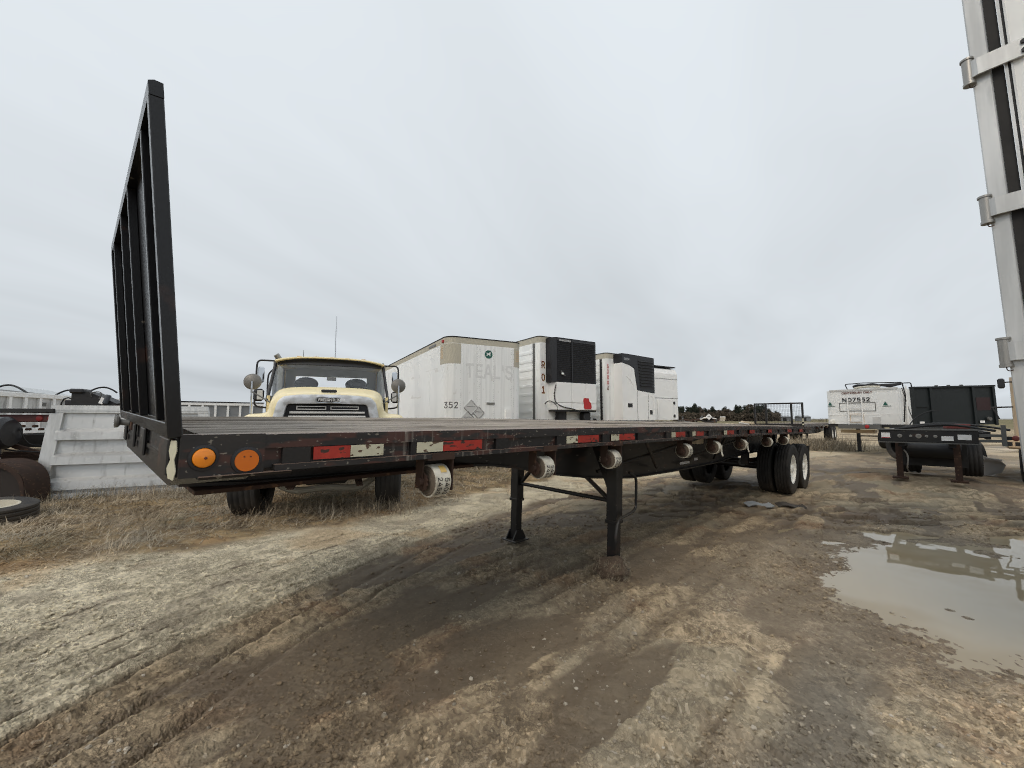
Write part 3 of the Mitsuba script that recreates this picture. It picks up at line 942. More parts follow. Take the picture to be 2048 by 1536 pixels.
# front nose and the headboard
part(bed, 'nose_plate', cat(bx(-.012, 0, .03, W - .03, -.148, .0), sweep([(.03, -.148), (W - .03, -.148), (W - .2, -.20), (.2, -.20)], -.006, .25, 1),
                            bx(-.02, -.012, .10, W - .1, -.1, -.085)), 'black_paint', smooth=False)
torn = [(.0, -.035), (.02, -.03), (.026, -.07), (.018, -.10), (.03, -.13), (.022, -.165), (.002, -.172), (-.006, -.14), (.004, -.1), (-.004, -.07)]
part(bed, 'torn_sticker', xf(sweep([(a, b) for a, b in torn], 0, .003, 1), r=rz(38), t=[-.018, -.003, .018]), 'white_tape', smooth=False, label='torn white sticker on the front corner')
LEAN, HH, PD = math.radians(6.376), 1.238, .042


def lean(m):
    v = np.array(m.vertices)
    c, s = math.cos(LEAN), math.sin(LEAN)
    x, z = v[:, 0].copy(), v[:, 2].copy()
    v[:, 0], v[:, 2] = x * c - z * s, x * s + z * c
    return trimesh.Trimesh(v, m.faces, process=False)


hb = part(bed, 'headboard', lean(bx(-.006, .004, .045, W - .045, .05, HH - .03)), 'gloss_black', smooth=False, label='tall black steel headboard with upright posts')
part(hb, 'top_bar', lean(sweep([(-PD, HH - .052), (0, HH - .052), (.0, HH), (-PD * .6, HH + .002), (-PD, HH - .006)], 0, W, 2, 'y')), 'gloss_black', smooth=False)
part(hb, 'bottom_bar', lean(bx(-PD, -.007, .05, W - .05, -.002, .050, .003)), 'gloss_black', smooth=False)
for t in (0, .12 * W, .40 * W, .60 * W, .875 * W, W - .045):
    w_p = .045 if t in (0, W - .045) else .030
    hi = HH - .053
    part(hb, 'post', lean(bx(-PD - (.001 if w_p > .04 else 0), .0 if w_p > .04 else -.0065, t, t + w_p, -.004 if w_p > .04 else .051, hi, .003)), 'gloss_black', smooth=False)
for t, w_p in ((.06, .22), (.36 * W, .16), (.58 * W, .1), (.83 * W, .12)):
    part(bed, 'stake_socket', bx(-.034, -.0205, t, t + w_p, -.145, -.012, .006), 'black_paint', smooth=False)
gh = part(bed, 'gladhand', cat(cyl([-.03, 1.64, -.02], [-.075, 1.66, -.015], .018), xf(lathe([(0, -.016), (.026, -.014), (.034, -.004), (.034, .006), (.02, .014), (0, .016)], 18, 'x'), t=[-.09, 1.66, -.012]),
                               sweep([(1.66, -.04), (1.79, -.055), (1.80, .01), (1.75, .03), (1.66, .018)], -.098, -.082, 1)), 'grey_trim')
part(gh, 'bracket', bx(-.034, -.0125, 1.56, 1.69, -.06, .03, .004), 'rust', smooth=False)
# chassis: two fish-bellied beams, cross members, kingpin plate
bs, bz = np.array([0.1, .27, 2.0, 2.35, 2.95, 3.64, 4.5, 5.8, 7.75, 8.6, 11.6]), np.array([-.29, -.31, -.33, -.37, -.49, -.59, -.67, -.69, -.675, -.62, -.55])
for t in (.70, W - .70 - .13):
    st = np.linspace(.1, 11.6, 40); zb = np.interp(st, bs, bz)
    vs, fs = [], []
    for sct in ([(0, .13, -.160, -.146)], [(.058, .072, None, -.160)], [(0, .13, 'b', None)]):
        y0, y1, lo, hi = sct[0]
        n0 = len(vs) * 4
        for k_, (s, b) in enumerate(zip(st, zb)):
            l_, h_ = (b, b + .016) if lo == 'b' else ((b + .016, hi) if lo is None else (lo, hi))
            vs.append([[s, t + y0, l_], [s, t + y1, l_], [s, t + y1, h_], [s, t + y0, h_]])
            if k_:
                a = n0 + (k_ - 1) * 4; b_ = a + 4
                for j in range(4):
                    fs.append([a + j, a + (j + 1) % 4, b_ + (j + 1) % 4, b_ + j])
            if k_ in (0, len(st) - 1):
                a = n0 + k_ * 4
                fs.append([a, a + 3, a + 2, a + 1] if k_ == 0 else [a, a + 1, a + 2, a + 3])
    m = tm(np.array(vs).reshape(-1, 3), fs); m.invert()
    part(bed, 'main_beam', m, 'black_paint', smooth=False)
for s in np.arange(.5, 11.5, .55):
    part(bed, 'cross_member', bx(s, s + .06, .1, W - .1, -.135, -.045), 'black_paint', smooth=False)
part(bed, 'kingpin_plate', cat(bx(.15, 1.9, .62, W - .62, -.325, -.305), cyl([.75, W / 2, -.43], [.75, W / 2, -.325], .025)), 'rust', smooth=False)
for s in (2.9, 5.2, 7.0):
    part(bed, 'diaphragm', cat(bx(s, s + .012, .78, W - .78, np.interp(s, bs, bz) + .03, -.17)), 'black_paint', smooth=False)
for a, b in ((3.75, 5.2), (6.2, 7.4)):
    part(bed, 'diagonal_brace', cat(cyl([a, .12, -.15], [b, .69, -.58], .018), cyl([b, .12, -.15], [a, .69, -.52], .018)), 'black_paint')
# landing gear
GZL = {}
for nm, t in (('n', .45), ('f', 1.85)):
    s0 = 3.72; foot = 1.50 if nm == 'n' else 1.51
    lg = part(bed, 'landing_leg', cat(bx(s0 - .062, s0 + .062, t - .062, t + .062, -1.02, -.15, .008), bx(s0 - .068, s0 + .068, t - .068, t + .068, -1.02, -.985, .004)), 'black_paint', smooth=False)
    part(lg, 'inner_leg', bx(s0 - .052, s0 + .052, t - .052, t + .052, -foot + .02, -.99, .006), 'black_paint', smooth=False)
    part(lg, 'foot_plate', cat(bx(s0 - .13, s0 + .13, t - .12, t + .12, -foot, -foot + .018, .006),
                               sweep([(s0 - .12, -foot + .018), (s0 + .12, -foot + .018), (s0 + .054, -foot + .13), (s0 - .054, -foot + .13)], t - .066, t - .054, 1, 'y'),
                               sweep([(s0 - .12, -foot + .018), (s0 + .12, -foot + .018), (s0 + .054, -foot + .13), (s0 - .054, -foot + .13)], t + .054, t + .066, 1, 'y')), 'black_paint', smooth=False)
    part(lg, 'gusset', sweep([(t + .06, -.15), (t + .06, -.7), (t + .02, -.7), (.76 if nm == 'n' else 1.6, -.15)] if nm == 'n' else [(t - .06, -.15), (t - .06, -.55), (1.60, -.15)], s0 - .03, s0 + .03, 1), 'black_paint', smooth=False)
part(bed, 'leg_cross_tube', cyl([3.72, .5, -.80], [3.72, 1.80, -.80], .022), 'black_paint')
part(bed, 'leg_brace', cyl([3.72, .50, -.80], [3.70, 1.12, -.36], .024), 'black_paint')
part(bed, 'leg_brace', cyl([3.72, 1.80, -.80], [3.70, 1.35, -.36], .024), 'black_paint')
part(bed, 'crank_handle', tube(round_path([[3.86, .36, -.5], [3.98, .34, -.56], [3.98, .34, -.9], [3.80, .34, -.93], [3.56, .31, -.93], [3.50, .30, -1.08], [3.50, .30, -1.14]], .06), .015), 'black_paint')
# strap winches under the near rail


def on_drum(text, h, s, R, a0, step=0.0):
    """Lettering wrapped round the drum: reads downwards over the near side."""
    m = meshkit.text_mesh(text, h, .001)
    v = np.asarray(m.vertices); A = a0 + v[:, 0] / R
    # angle 0 = outwards (-t), growing downwards
    rr = R + .001 + v[:, 2]
    return trimesh.Trimesh(np.c_[s + v[:, 1], -np.cos(A) * rr, -np.sin(A) * rr], m.faces, process=False)


for i, s in enumerate((1.13, 2.05, 2.97, 4.55, 5.50, 6.65, 8.14, 9.37)):
    R = (.088, .078, .080, .082, .085, .085, .085, .085)[i]; c0 = np.array([0, .055, -.275])
    wn = part(bed, 'strap_winch', cat(sweep([(.03, -.147), (.10, -.147), (.10, -.31), (.045, -.31)], s - .095, s - .087, 1), bx(s + .075, s + .083, -.002, .10, -.33, -.147), bx(s - .095, s + .083, -.012, .11, -.156, -.147), bx(s - .07, s + .075, -.018, -.012, -.156, -.118)), 'rust', smooth=False)
    part(wn, 'drum', xf(lathe([(0, -.108), (.022, -.108), (.024, -.08), (.024, .10), (0, .10)], 18, 'x'), t=[s, *c0[1:]]), 'rust')
    g_ = [((.052 if k % 2 else .044) * math.cos(k * math.pi / 12), (.052 if k % 2 else .044) * math.sin(k * math.pi / 12)) for k in range(24)]
    part(wn, 'ratchet_wheel', xf(sweep(g_, -.084, -.074, 1), t=[s, *c0[1:]]), 'rust', smooth=False)
    lo_, hi_ = -.052, .050
    roll = [(.026, lo_)] + [(R * f_, lo_ + (.006 if k % 2 else 0)) for k, f_ in enumerate(np.linspace(.4, .94, 9))] + [(R, lo_ + .004), (R * 1.005, -.02), (R, .02), (R * .995, hi_ - .003), (R * .94, hi_), (.026, hi_)]
    st = part(wn, 'strap_roll', xf(lathe(roll, 40, 'x'), t=[s, *c0[1:]]), 'strap', smooth=35, label='dirty white strap rolled on a winch')
    part(st, 'roll_side', xf(lathe([(.026, -.056)] + [(R * f_, -.056 + (.004 if k % 2 else 0)) for k, f_ in enumerate(np.linspace(.38, .88, 8))] + [(R * .90, -.050), (.026, -.050)], 36, 'x'), t=[s, *c0[1:]]), 'mud_side', smooth=35)
    if i in (0, 1, 2, 3):
        tx = cat(xf(on_drum('5400', .030, .006, R, -.30), t=[s, *c0[1:]]), xf(on_drum('2450', .030, -.040, R, -.36), t=[s, *c0[1:]]))
        part(st, 'lettering', tx, 'black_ink', smooth=False)
    if i == 0:
        tag = np.array([[[s + u_ * .036 - .010, -math.cos(a) * (R + .003) + c0[1], -math.sin(a) * (R + .003) + c0[2]] for u_ in (0, 1)] for a in np.linspace(-1.15, -.62, 6)])
        part(st, 'label_patch', sheet(tag, .002), 'gold_ink', smooth=False)
    if i in (3, 4, 5, 6):
        tail = np.array([[[s + u_, -.034 - .006 * k + .01 * math.sin(k), -.245 - .045 * k] for u_ in (.0, .05)] for k in range(4)]) if i in (4, 5) else None
        if tail is not None:
            part(st, 'loose_end', sheet(tail, .003), 'strap', smooth=False)
# running gear
TY = [(.0, 0)]


def tyre_profile(R, w, grooves=4, rim=.29):
    h = w / 2; p = [(rim, -h * .72), (rim + .02, -h * .92), (R * .78, -h), (R * .93, -h * .97), (R * .985, -h * .86)]
    xs = np.linspace(-h * .74, h * .74, grooves * 4 + 1)
    for k, x_ in enumerate(xs):
        p.append((R - (.014 if k % 4 == 2 else 0) - .006 * (x_ / h) ** 2, x_))
        if k % 4 == 1 or k % 4 == 2:
            pass
    p += [(R * .985, h * .86), (R * .93, h * .97), (R * .78, h), (rim + .02, h * .92), (rim, h * .72)]
    return p


def wheel(par, c, R, w, out, rimmat='rim_white', sub=True, n=40, yaw=0.0, axis='y', frame=None, rim=.292):
    """Tyre with its rim and hub; out = +1 or -1, the side of the axis that faces outwards."""
    Rm = rz(yaw)
    tk = part(par, 'wheel', xf(lathe(tyre_profile(R, w, rim=rim), n, axis), r=Rm, t=c), 'rubber', smooth=40, frame=frame)
    o = out; h = w / 2
    pr = [(rim + .012, o * h * .80), (rim + .004, o * h * .86), (rim - .012, o * h * .80), (rim - .022, o * h * .45), (rim - .06, o * h * .18), (.17, o * h * .10), (.145, o * h * .30), (.10, o * h * .34), (.0, o * h * .36)]
    if o < 0:
        pr = pr[::-1]
    m = lathe(pr[::-1] if axis == 'y' else pr, n, axis)
    if sub:
        part(tk, 'rim', xf(m, r=Rm, t=c), rimmat, smooth=35, frame=frame)
        part(tk, 'hub', xf(cat(lathe([(0, o * h * .30), (.085, o * h * .30), (.08, o * h * .72), (.05, o * h * .85), (0, o * h * .85)], 20, axis),
                               *[xf(cyl([0, 0, 0], [0, o * .03, 0], .014, 6), t=[.14 * math.cos(k * .628), o * h * .30, .14 * math.sin(k * .628)]) for k in range(10)] if axis == 'y' else []), r=Rm, t=c), rimmat if par.startswith('flatbed') else 'steel', frame=frame)
    return tk


for s in (10.168, 11.391):
    dz = -.885 if s < 11 else -.905
    for t, o in ((.16, -1), (.48, 1), (W - .48, -1), (W - .16, 1)):
        wheel(bed, [s, t, dz], .515, .27, o, sub=(t in (.16, W - .16)))
    part(bed, 'axle', cyl([s, .3, dz], [s, W - .3, dz], .065), 'black_paint')
    part(bed, 'leaf_spring', cat(*[bx(s - .42 + .06 * k, s + .42 - .06 * k, .74, .83, dz + .10 + .016 * k, dz + .114 + .016 * k) for k in range(4)]), 'rust', smooth=False)
    part(bed, 'brake_chamber', xf(lathe([(0, 0), (.075, .0), (.085, .04), (.085, .1), (.06, .15), (0, .15)], 18, 'x'), t=[s - .42, .9, dz + .08]), 'grey_trim')
for s in (9.55, 10.78, 11.6):
    part(bed, 'spring_hanger', bx(s - .06, s + .06, .72, .85, -.82, -.56), 'black_paint', smooth=False)
part(bed, 'mud_flap', bx(11.98, 11.99, .05, .62, -1.2, -.45), 'rubber', smooth=False)
part(bed, 'rear_bumper', cat(bx(11.66, 11.74, .1, W - .1, -.95, -.86), bx(11.66, 11.74, .68, .76, -.87, -.16), bx(11.66, 11.74, W - .76, W - .68, -.87, -.16)), 'black_paint', smooth=False)
part(bed, 'rear_sill', bx(L - .05, L, .03, W - .03, -.16, 0), 'rail_paint', smooth=False)
part(bed, 'wood_chock', bx(5.25, 5.5, .18, .24, -.17, -.235), 'pale_wood', smooth=False)
for a, b, z0, z1 in ((6.05, 6.32, -.43, -.33), (6.0, 6.35, -.60, -.565), (6.55, 6.68, -.57, -.53)):
    part(bed, 'stencil_mark', bx(a, b, .694, .6995, z0, z1), 'faded_ink', smooth=False, label='faded pale stencil mark on the beam')


# the clod of mud and roots round the near foot
def clod():
    c = bed_frame(np.array([[3.66, .43, -1.49]]))[0]
    m = trimesh.creation.icosphere(subdivisions=3)
    v = np.asarray(m.vertices)
    v = v * (0.75 + 0.7 * (meshkit.fbm(v * 2.2 + 4, 4, 3)[:, None])) * [.155, .145, .105]
    m = trimesh.Trimesh(v + [c[0] - .02, c[1] - .06, gz(c[0], c[1]) + .06], m.faces, process=False)
    r = np.random.default_rng(4); n = 900
    a, h = r.random(n) * 6.3, r.random(n)
    return m, blades(c[0] - .02 + .13 * np.cos(a), c[1] - .06 + .13 * np.sin(a), gz(c[0], c[1]) + .0 + .15 * h, .04 + .09 * r.random(n), r.normal(0.1, .8, n), .0022 + .002 * r.random(n), a + r.normal(0, 1.2, n), r, .9)


ck = thing('mud_clod', 'clod of mud and dead roots round the near landing foot of the long flatbed', 'mud clod')
cm_, cb_ = clod()
mat('mud_dark', lambda p, n, uv: mix((0.075, 0.052, 0.036), (0.15, 0.105, 0.072), fbm(p.x * 40, p.y * 40, p.z * 40, 3)), 0.9)
part(ck, 'soil', cm_, 'mud_dark', smooth=True)
part(ck, 'roots', cb_, 'straw', smooth=False, stuff=True)

# ------------------------------------------------------------------ the cream truck behind it (x to the picture's right, y towards its tail)
tk = thing('cream_truck', 'pale cream conventional truck with chrome grille surround, parked nose-on behind the long flatbed', 'truck', rigid([-3.21, 7.40, gz(-3.2, 7.4) + .0], yaw=22.6))


def hood():
    ys = np.array([-.98, -.90, -.75, -.5, -.2, .15, .5, .8, 1.0])
    zt = np.array([1.86, 1.93, 1.965, 2.00, 2.04, 2.08, 2.12, 2.15, 2.165])
    w1 = np.array([.70, .74, .78, .81, .84, .88, .91, .94, .95])
    wf = np.array([.86, .98, 1.12, 1.22, 1.25, 1.25, 1.24, 1.15, 1.02])
    zf = np.array([1.42, 1.52, 1.57, 1.60, 1.615, 1.60, 1.55, 1.50, 1.48])
    G = []
    for y, a, b, c, d in zip(ys, zt, w1, wf, zf):
        prof = [(0, a), (b * .45, a - .005), (b * .78, a - .03), (b * .93, a - .075), (b * 1.01, a - .15), (b * 1.04, (a + d) / 2 + .02), (b * 1.06 + .02, d + .06), ((b + c) / 2 + .03, d + .01), (c * .97, d - .02), (c, d - .10), (c, d - .40), (c * .99, .98)]
        half = np.array(prof)
        row = np.r_[np.c_[-half[::-1, 0], half[::-1, 1]][:-1], half]
        row = smooth_path(row, 3)
        G.append(np.c_[row[:, 0], np.full(len(row), y), row[:, 1]])
    return sheet(np.array(G)[::-1], .02)


hd = part(tk, 'hood', hood(), 'cream_paint', smooth=True)
part(hd, 'hood_latch', cat(bx(-.115, .115, -.84, -.80, 1.955, 2.0, .012), bx(-.075, .075, -.845, -.838, 1.968, 1.988)), 'black_plastic')
# grille surround and bars
sur = [(-.83, 1.00), (-.745, 1.60), (-.70, 1.80), (-.62, 1.88), (-.4, 1.908), (0, 1.915), (.4, 1.908), (.62, 1.88), (.70, 1.80), (.745, 1.60), (.83, 1.00)]
inn = [(-.70, 1.00), (-.61, 1.55), (-.565, 1.745), (-.545, 1.765), (-.4, 1.768), (0, 1.772), (.4, 1.768), (.545, 1.765), (.565, 1.745), (.61, 1.55), (.70, 1.00)]
G = np.array([[[a, -.955, b] for a, b in sur], [[a * .99, -1.035, b - .008] for a, b in sur], [[a * .55 + c * .45, -1.052, b * .55 + d * .45] for (a, b), (c, d) in zip(sur, inn)], [[c * 1.01, -1.045, d] for c, d in inn], [[c, -.96, d] for c, d in inn]])
gs = part(hd, 'grille_surround', sheet(np.array([round_path(r_, .04, 4) for r_ in G]), .012), 'worn_chrome', smooth=25, label='pitted chrome grille surround')
part(hd, 'grille_back', bx(-.61, .61, -.962, -.945, 1.0, 1.75), 'grille_black')
for z, w_ in ((1.705, .47), (1.63, .53), (1.565, .545), (1.50, .55), (1.42, .55), (1.33, .55)):
    if z == 1.705:
        for sg in (-1, 1):
            part(hd, 'grille_bar', xf(rect_ring(.03, .44, z - .028, z + .028, .013, -1.005, -.985), s=[sg, 1, 1]) if sg > 0 else rect_ring(-.44, -.03, z - .028, z + .028, .013, -1.005, -.985), 'silver_paint', smooth=False)
    else:
        part(hd, 'grille_bar', sweep([(-1.0, z), (-.99, z + .02), (-.965, z + .022), (-.965, z - .014), (-.99, z - .012)], -w_, w_, 1), 'silver_paint', smooth=False)
a_ = np.linspace(0, 2 * np.pi, 41)[:-1]
ov = lambda rx_, rz_, z0: [(np.sign(math.cos(t)) * (rx_ - rz_) + rz_ * math.cos(t), z0 + rz_ * math.sin(t)) for t in a_]
bd = part(hd, 'badge', sweep(ov(.185, .045, 1.825), -1.075, -1.04, 1, 'y'), 'chrome', smooth=False, label='oval badge above the grille')
part(bd, 'badge_field', sweep(ov(.165, .034, 1.825), -1.079, -1.0755, 1, 'y'), 'black_ink', smooth=False)
part(bd, 'lettering', txt('FREIGHTLINER', .040, [-.143, -1.0795, 1.806], [1, 0, 0], [0, 0, 1], .003, True, .93), 'white_paint', smooth=False)
for sg in (-1, 1):
    hl = part(tk, 'headlight', xf(bx(.82, 1.14, -.97, -.86, 1.12, 1.36, .03), s=None if sg > 0 else [-1, 1, 1]) if sg > 0 else bx(-1.14, -.82, -.97, -.86, 1.12, 1.36, .03), 'chrome')
part(tk, 'bumper', bx(-1.2, 1.2, -1.18, -1.05, .74, .98, .03), 'silver_paint', smooth=False)
part(tk, 'front_axle', tube(smooth_path([[-1.0, 0, .50], [-.78, 0, .48], [-.6, 0, .37], [0, 0, .36], [.6, 0, .37], [.78, 0, .48], [1.0, 0, .50]], 4), .055), 'vent_tan')
part(tk, 'spring_pack', cat(*[bx(-.56, -.46, -.6 + .1 * k, .6 - .1 * k, .44 + .018 * k, .456 + .018 * k) for k in range(4)]), 'rust', smooth=False)
part(tk, 'spring_pack', cat(*[bx(.46, .56, -.6 + .1 * k, .6 - .1 * k, .44 + .018 * k, .456 + .018 * k) for k in range(4)]), 'rust', smooth=False)
for sg in (-1, 1):
    part(tk, 'chassis_rail', bx(sg * .43 - .04, sg * .43 + .04, -.95, 6.2, .62, .88), 'dark', smooth=False)
wheel(tk, [-1.10, 0, .52], .53, .42, -1, axis='x', yaw=-9)
wheel(tk, [1.04, 0, .52], .53, .42, 1, axis='x', yaw=-9)
for y in (4.3, 5.6):
    for x in (-1.1, -.76, .76, 1.1):
        wheel(tk, [x, y, .52], .52, .27, 1 if x > 0 else -1, axis='x', sub=False)
part(tk, 'engine_underside', bx(-.36, .36, -.7, .9, .50, 1.2, .08), 'dark')
# cab shell
cb = part(tk, 'cab', cat(bx(-1.10, -1.05, 1.0, 2.85, .95, 1.98), bx(1.05, 1.10, 1.0, 2.85, .95, 1.98), bx(-1.05, 1.05, 2.80, 2.85, .95, 2.05), bx(-1.05, 1.05, 2.80, 2.85, 2.53, 2.78),
                          bx(-1.05, -.78, 2.80, 2.85, 2.05, 2.53), bx(.78, 1.05, 2.80, 2.85, 2.05, 2.53), bx(-1.10, -1.04, 2.55, 2.85, 1.98, 2.74), bx(1.04, 1.10, 2.55, 2.85, 1.98, 2.74)), 'cream_paint', smooth=False)
rf = []
for y, zc, hw, dz in ((1.33, 2.775, 1.03, .06), (1.37, 2.81, 1.045, .07), (1.6, 2.835, 1.055, .08), (2.1, 2.845, 1.055, .09), (2.7, 2.83, 1.05, .09), (2.86, 2.77, 1.03, .07)):
    xs = np.linspace(-1, 1, 15)
    rf.append([[x * hw, y, zc - dz * abs(x) ** 4 - .025 * x * x] for x in xs])
part(cb, 'roof', sheet(np.array(rf)[::-1], .05), 'cream_paint', smooth=True)
part(cb, 'headliner', bx(-1.0, 1.0, 1.42, 2.79, 2.715, 2.73), 'cab_lining', smooth=False)
for sg in (-1, 1):
    part(cb, 'side_lining', bx(*sorted((sg * 1.015, sg * 1.035)), 2.50, 2.77, 1.6, 2.72), 'cab_lining', smooth=False)
    part(cb, 'door_lining', bx(*sorted((sg * 1.03, sg * 1.046)), 1.06, 2.5, 1.2, 1.975), 'seat_cloth', smooth=False)
for sg in (-1, 1):
    part(cb, 'post_lining', bx(*sorted((sg * 1.0, sg * 1.098)), 2.525, 2.548, 1.6, 2.735), 'cab_lining', smooth=False)
part(cb, 'roof_visor', sheet(np.array([[[x * 1.03, 1.33 - .02 * (1 - x * x), 2.785 - .06 * x ** 4 - .025 * x * x] for x in np.linspace(-1, 1, 13)], [[x * 1.03, 1.25 - .05 * (1 - x * x), 2.775 - .07 * x ** 4 - .025 * x * x] for x in np.linspace(-1, 1, 13)], [[x * 1.03, 1.26 - .05 * (1 - x * x), 2.757 - .07 * x ** 4 - .025 * x * x] for x in np.linspace(-1, 1, 13)]]), .02), 'cream_paint', smooth=True)
ws0, ws1 = [(-1.06, 1.90), (1.06, 1.90)], [(-.955, 2.715), (.955, 2.715)]


def wsp(u, v):
    x = (1.10 - .085 * v) * (2 * u - 1)
    return [x, 1.00 + .40 * v - .07 * (1 - (2 * u - 1) ** 2), 1.90 + .86 * v - .03 * v * abs(2 * u - 1) ** 5]


part(cb, 'windscreen', sheet(np.array([[wsp(u, v) for u in np.linspace(.02, .98, 15)] for v in np.linspace(.02, .98, 5)])), 'glass', smooth=True)
for u0 in (0, 1):
    part(cb, 'screen_pillar', tube(np.array([wsp(u0, v) for v in np.linspace(-.03, 1.0, 7)]) + [0, .02, 0], .030, 8), 'black_plastic')
part(cb, 'screen_header', sheet(np.array([[np.add(wsp(u, v), [0, -.004, 0]) for u in np.linspace(.02, .98, 15)] for v in (.84, .92, 1.0)]), .01), 'black_plastic', smooth=True, label='dark tint band along the top of the windscreen')
part(cb, 'door_glass', bx(-1.075, -1.07, 1.42, 2.54, 1.985, 2.70), 'glass', smooth=False)
part(cb, 'door_glass', bx(1.07, 1.075, 1.42, 2.54, 1.985, 2.70), 'glass', smooth=False)
part(cb, 'dashboard', sweep([(1.04, 1.7), (1.02, 1.98), (1.25, 2.02), (1.45, 1.96), (1.5, 1.7)], -.98, .98, 1), 'seat_cloth', smooth=False)
part(cb, 'back_lining', cat(bx(-.98, .98, 2.775, 2.795, 1.2, 2.05), bx(-.98, .98, 2.775, 2.795, 2.53, 2.76), bx(-.98, -.78, 2.775, 2.795, 2.05, 2.53), bx(.78, .98, 2.775, 2.795, 2.05, 2.53), bx(-.96, .96, 1.5, 2.77, 2.745, 2.765)), 'cab_lining', smooth=False)
for x in (-.52, .52):
    st = part(cb, 'seat', cat(bx(x - .25, x + .25, 2.25, 2.40, 1.5, 2.30, .06), bx(x - .25, x + .25, 1.75, 2.3, 1.45, 1.58, .05)), 'seat_cloth')
    part(st, 'headrest', xf(trimesh.creation.icosphere(subdivisions=2), s=[.24, .07, .15], t=[x, 2.32, 2.32]), 'seat_cloth', smooth=True)
sw = [[.52 + .22 * math.cos(t), 1.62 + .09 * math.sin(t), 2.04 + .20 * math.sin(t)] for t in np.linspace(0, 2 * np.pi, 25)]
part(cb, 'steering_wheel', tube(sw, .016, 6), 'black_plastic')
part(cb, 'inner_mirror', bx(-.09, .09, 1.42, 1.45, 2.33, 2.40, .01), 'grey_trim')
for x in (-.62, -.3, 0, .3, .62):
    part(cb, 'roof_marker', xf(bx(-.045, .045, -.03, .03, 0, .022, .01), t=[x, 1.50, 2.812 - .03 * x * x]), 'beige_paint')
part(cb, 'roof_dome', xf(lathe([(0, .03), (.04, .02), (.05, 0), (0, -.01)], 14, 'z'), t=[.62, 2.2, 2.84]), 'grey_trim')
part(cb, 'antenna', cyl([.05, 2.1, 2.83], [.05, 2.1, 3.85], .006, 6, .003), 'dark')
part(cb, 'antenna', cyl([-.58, 2.0, 2.82], [-.58, 2.0, 3.02], .008, 6, .004), 'dark')
ex = part(tk, 'exhaust_stack', tube(smooth_path([[-1.13, 2.95, .9], [-1.13, 2.95, 2.0], [-1.13, 2.95, 2.75], [-1.15, 2.93, 2.93], [-1.21, 2.90, 3.02]], 5), .062, 14), 'steel')
part(ex, 'heat_shield', cyl([-1.13, 2.95, 1.4], [-1.13, 2.95, 2.55], .085, 16), 'chrome')
part(tk, 'grab_handle', tube(round_path([[-1.13, 1.62, 1.55], [-1.18, 1.62, 1.6], [-1.18, 1.62, 2.46], [-1.05, 1.64, 2.58]], .1), .016, 8), 'black_plastic')
for sg, nm in ((-1, ''), (1, '')):
    X = lambda p: [sg * p[0], p[1], p[2]]
    ma = part(tk, 'door_mirror', tube(round_path([X([1.0, 1.42, 2.69]), X([1.33, 1.30, 2.68]), X([1.35, 1.30, 1.78]), X([1.0, 1.38, 1.74])], .09), .017, 8), 'black_plastic')
    part(ma, 'flat_head', bx(*sorted((sg * 1.20, sg * 1.31)), 1.26, 1.33, 2.24, 2.55, .025), 'chrome')
    lh = part(ma, 'lower_head', bx(*sorted((sg * 1.19, sg * 1.37)), 1.25, 1.34, 1.88, 2.12, .04), 'black_plastic')
    part(lh, 'head_shell', bx(*sorted((sg * 1.205, sg * 1.30)), 1.243, 1.2495, 1.91, 2.09, .003), 'silver_paint')
    fm = part(tk, 'fender_mirror', xf(lathe([(0, -.035), (.06, -.03), (.11, -.012), (.128, .012), (.118, .02), (0, .022)], 26, 'y'), t=[sg * 1.13, -.33, 2.13]), 'mirror_back', label='round convex fender mirror on a chrome post')
    part(fm, 'mirror_post', cyl([sg * 1.13, -.375, 1.56], [sg * 1.13, -.37, 2.13], .014), 'chrome')
    part(fm, 'mirror_stay', cyl([sg * 1.13, -.36, 1.97], [sg * .82, -.50, 1.78], .010), 'grey_trim')
part(tk, 'mirror_wire', tube(smooth_path([[.97, .9, 1.72], [1.1, .7, 1.62], [1.2, .2, 1.60]], 4), .008, 6), 'dark')

# ------------------------------------------------------------------ box trailers behind (x along the nose, from its left corner; y towards the tail)


def corner_box(Wd, Lg, zb, zt, r, n=6, left=True, right=True):
    o = []
    for cx_, cy_, a0, on in ((r, r, 180, left), (Wd - r, r, 270, right)):
        if on:
            o += [(cx_ + r * math.cos(math.radians(a0 + k * 90 / n)), cy_ + r * math.sin(math.radians(a0 + k * 90 / n))) for k in range(n + 1)]
        else:
            o += [(0 if a0 == 180 else Wd, 0)]
    o += [(Wd, Lg), (0, Lg)]
    return sweep(o, zb, zt, 1, 'z')


def under_gear(t, Wd, Lg, zb, legs=2.3):
    for x in (.5, Wd - .5):
        part(t, 'landing_leg', cat(bx(x - .06, x + .06, legs - .06, legs + .06, .03, zb), bx(x - .14, x + .14, legs - .14, legs + .14, 0, .03)), 'grey_trim', smooth=False)
    part(t, 'under_frame', cat(bx(.7, .82, .4, Lg - .2, zb - .28, zb - .003), bx(Wd - .82, Wd - .7, .4, Lg - .2, zb - .28, zb - .003)), 'dark', smooth=False)
    for y in (Lg - 2.4, Lg - 1.15):
        for x in (.18, Wd - .18):
            wheel(t, [x, y, .51], .51, .5, -1 if x < 1 else 1, axis='x', n=28)


def nose_frame(C, yaw, z=0.0):
    return rigid([C[0], C[1], z], yaw=yaw)


